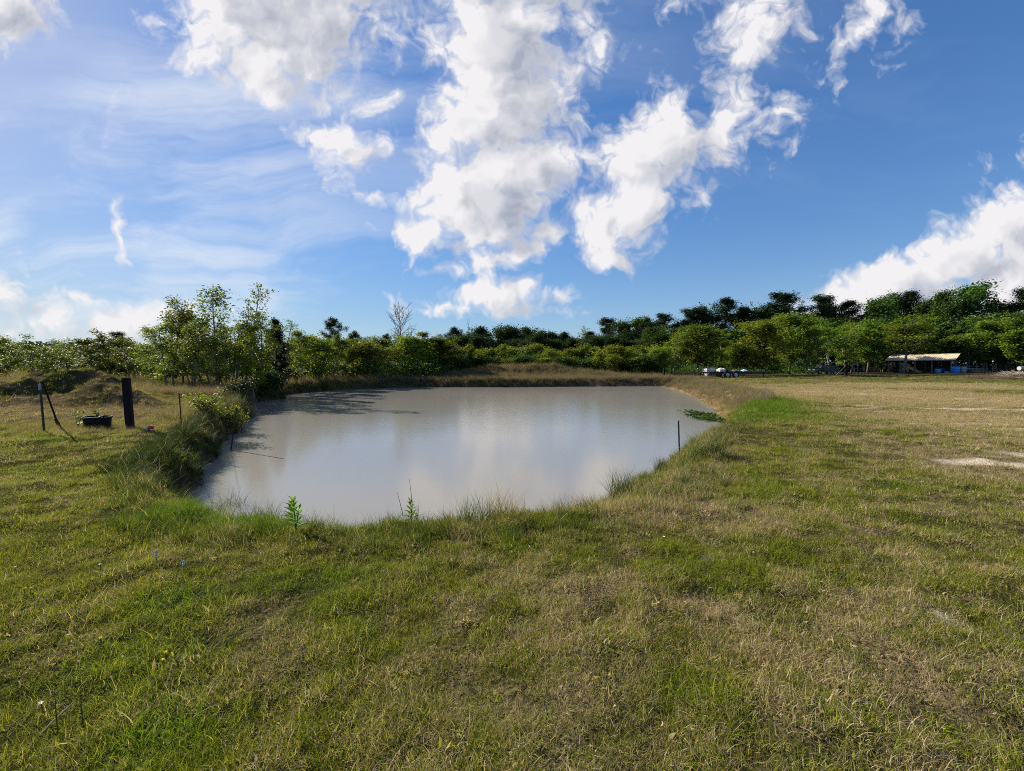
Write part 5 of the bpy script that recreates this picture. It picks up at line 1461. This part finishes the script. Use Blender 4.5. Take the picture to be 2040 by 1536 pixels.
# ---- logs, wire fence, lamp, brush
x0, y0 = px_xy(1942, 82), 82.0
e = empty('log_pile', (x0, y0, tz(x0, y0)), -.5, 'untidy heap of grey logs and branches beside the tank', 'log pile')
rl = random.Random(3)
for k in range(11):
    L_ = rl.uniform(1.2, 3.6); cx = rl.uniform(-1.2, 1.2); zz = .12 + .085 * k * .75; a = rl.uniform(-.45, .45)
    b = MB(); b.tube([(cx - L_ / 2, -.5 + rl.uniform(-.5, .5), zz + rl.uniform(-.05, .05)), (cx, rl.uniform(-.4, .4), zz + .05), (cx + L_ / 2, .5 * math.sin(a) + rl.uniform(-.5, .5), zz + rl.uniform(-.12, .12))], [rl.uniform(.08, .13), .10, .06], 7)
    b.build('log', M['wood_grey'], e)
e = empty('wire_fence', (px_xy(1918, 84), 84, tz(px_xy(1918, 84), 84)), -.25, 'old wire fence on grey wooden posts running past the log heap', 'fence')
for k in range(13):
    xx = .6 + 1.55 * k; b = MB(); b.tube([(xx, 0, -.2), (xx + rl.uniform(-.06, .06), rl.uniform(-.05, .05), rl.uniform(1.35, 1.75))], [.07, .055], 7); b.build('post', M['wood_grey'], e)
for zz in (.35, .75, 1.12, 1.42):
    b = MB(); b.tube([(i * 1.0, 0, zz + .03 * math.sin(i)) for i in range(21)], .012, 4); b.build('wire', M['galv'], e)
e = empty('wire_fence', (px_xy(1694, 72), 72, tz(px_xy(1694, 72), 72)), .62, 'low wire fence from the braced gate post back towards the shed', 'fence')
for k in range(9):
    xx = .4 + 1.7 * k; b = MB(); b.tube([(xx, 0, -.2), (xx, 0, rl.uniform(1.1, 1.35))], [.06, .05], 7); b.build('post', M['wood_dark'], e)
for zz in (.3, .65, 1.0):
    b = MB(); b.tube([(i * 1.0, 0, zz) for i in range(16)], .012, 4); b.build('wire', M['galv'], e)
x, y = px_xy(1977, 80), 80.0; z0p = tz(x, y)
e = empty('yard_lamp', (x, y, z0p), 0, 'round white globe on a thin post by the wire fence', 'lamp')
b = MB(); b.tube([(0, 0, -.1), (0, 0, 1.98)], .04, 6); b.build('pole', M['wood_grey'], e)
b = MB(); b.lathe([(.001, 1.98), (.09, 2.0), (.14, 2.08), (.13, 2.17), (.07, 2.23), (.001, 2.25)], 12); b.build('globe', M['white_plastic'], e, smooth=True)
bx_, by_ = 58.2, 49.8
b = MB(); rb = random.Random(8)
for k in range(420):
    a = rb.uniform(0, 6.28); r = 2.1 * math.sqrt(rb.uniform(0, 1)); zz = (1 - (r / 2.2) ** 2) * .85 * rb.uniform(.1, 1)
    d_ = Vector((rb.gauss(0, 1), rb.gauss(0, 1), rb.gauss(0, .35))).normalized() * rb.uniform(.25, .7)
    p = Vector((r * math.cos(a), r * .7 * math.sin(a), zz + .08)); b.tube([p - d_, p + d_ * .3, p + d_], [.016, .012, .005], 4, cap=False)
tag(b.build('brush_heap', M['straw_stick'], None, (bx_, by_, tz(bx_, by_))), 'low heap of dry brown brushwood at the edge of the yard', 'brush heap')
x, y = px_xy(2048, 74), 74.0
b = MB(); b.tube([(-1.6, 0, .0), (1.9, 0, .0)], .34, 14); 
tag(b.build('culvert_pipe', M['galv'], None, (x, y, tz(x, y) + .9)), 'grey round-topped pipe lying behind the dry brush heap', 'pipe')
# ---- mast
x, y = px_xy(933, 150), 150.0
e = empty('antenna_mast', (x, y, 0), 0, 'very thin tall antenna mast with short prongs rising above the dark trees', 'mast')
Hm = EYE + 90 / FPX * 150
b = MB()
for k in range(3):
    a = k * 2.094; b.tube([(.22 * math.cos(a), .22 * math.sin(a), 0), (.16 * math.cos(a), .16 * math.sin(a), Hm - 1.6)], .035, 4)
for k in range(28):
    a = k * 2.094; zz = k * (Hm - 1.6) / 28; b.tube([(.2 * math.cos(a), .2 * math.sin(a), zz), (.2 * math.cos(a + 2.094), .2 * math.sin(a + 2.094), zz + .55)], .02, 3)
b.build('lattice', M['galv'], e)
for k in range(3):
    a = k * 2.094 + .4; b = MB(); b.tube([(0, 0, Hm - 1.8), (.42 * math.cos(a), .42 * math.sin(a), Hm - 1.4), (.45 * math.cos(a), .45 * math.sin(a), Hm)], .04, 5); b.build('antenna', M['galv'], e)
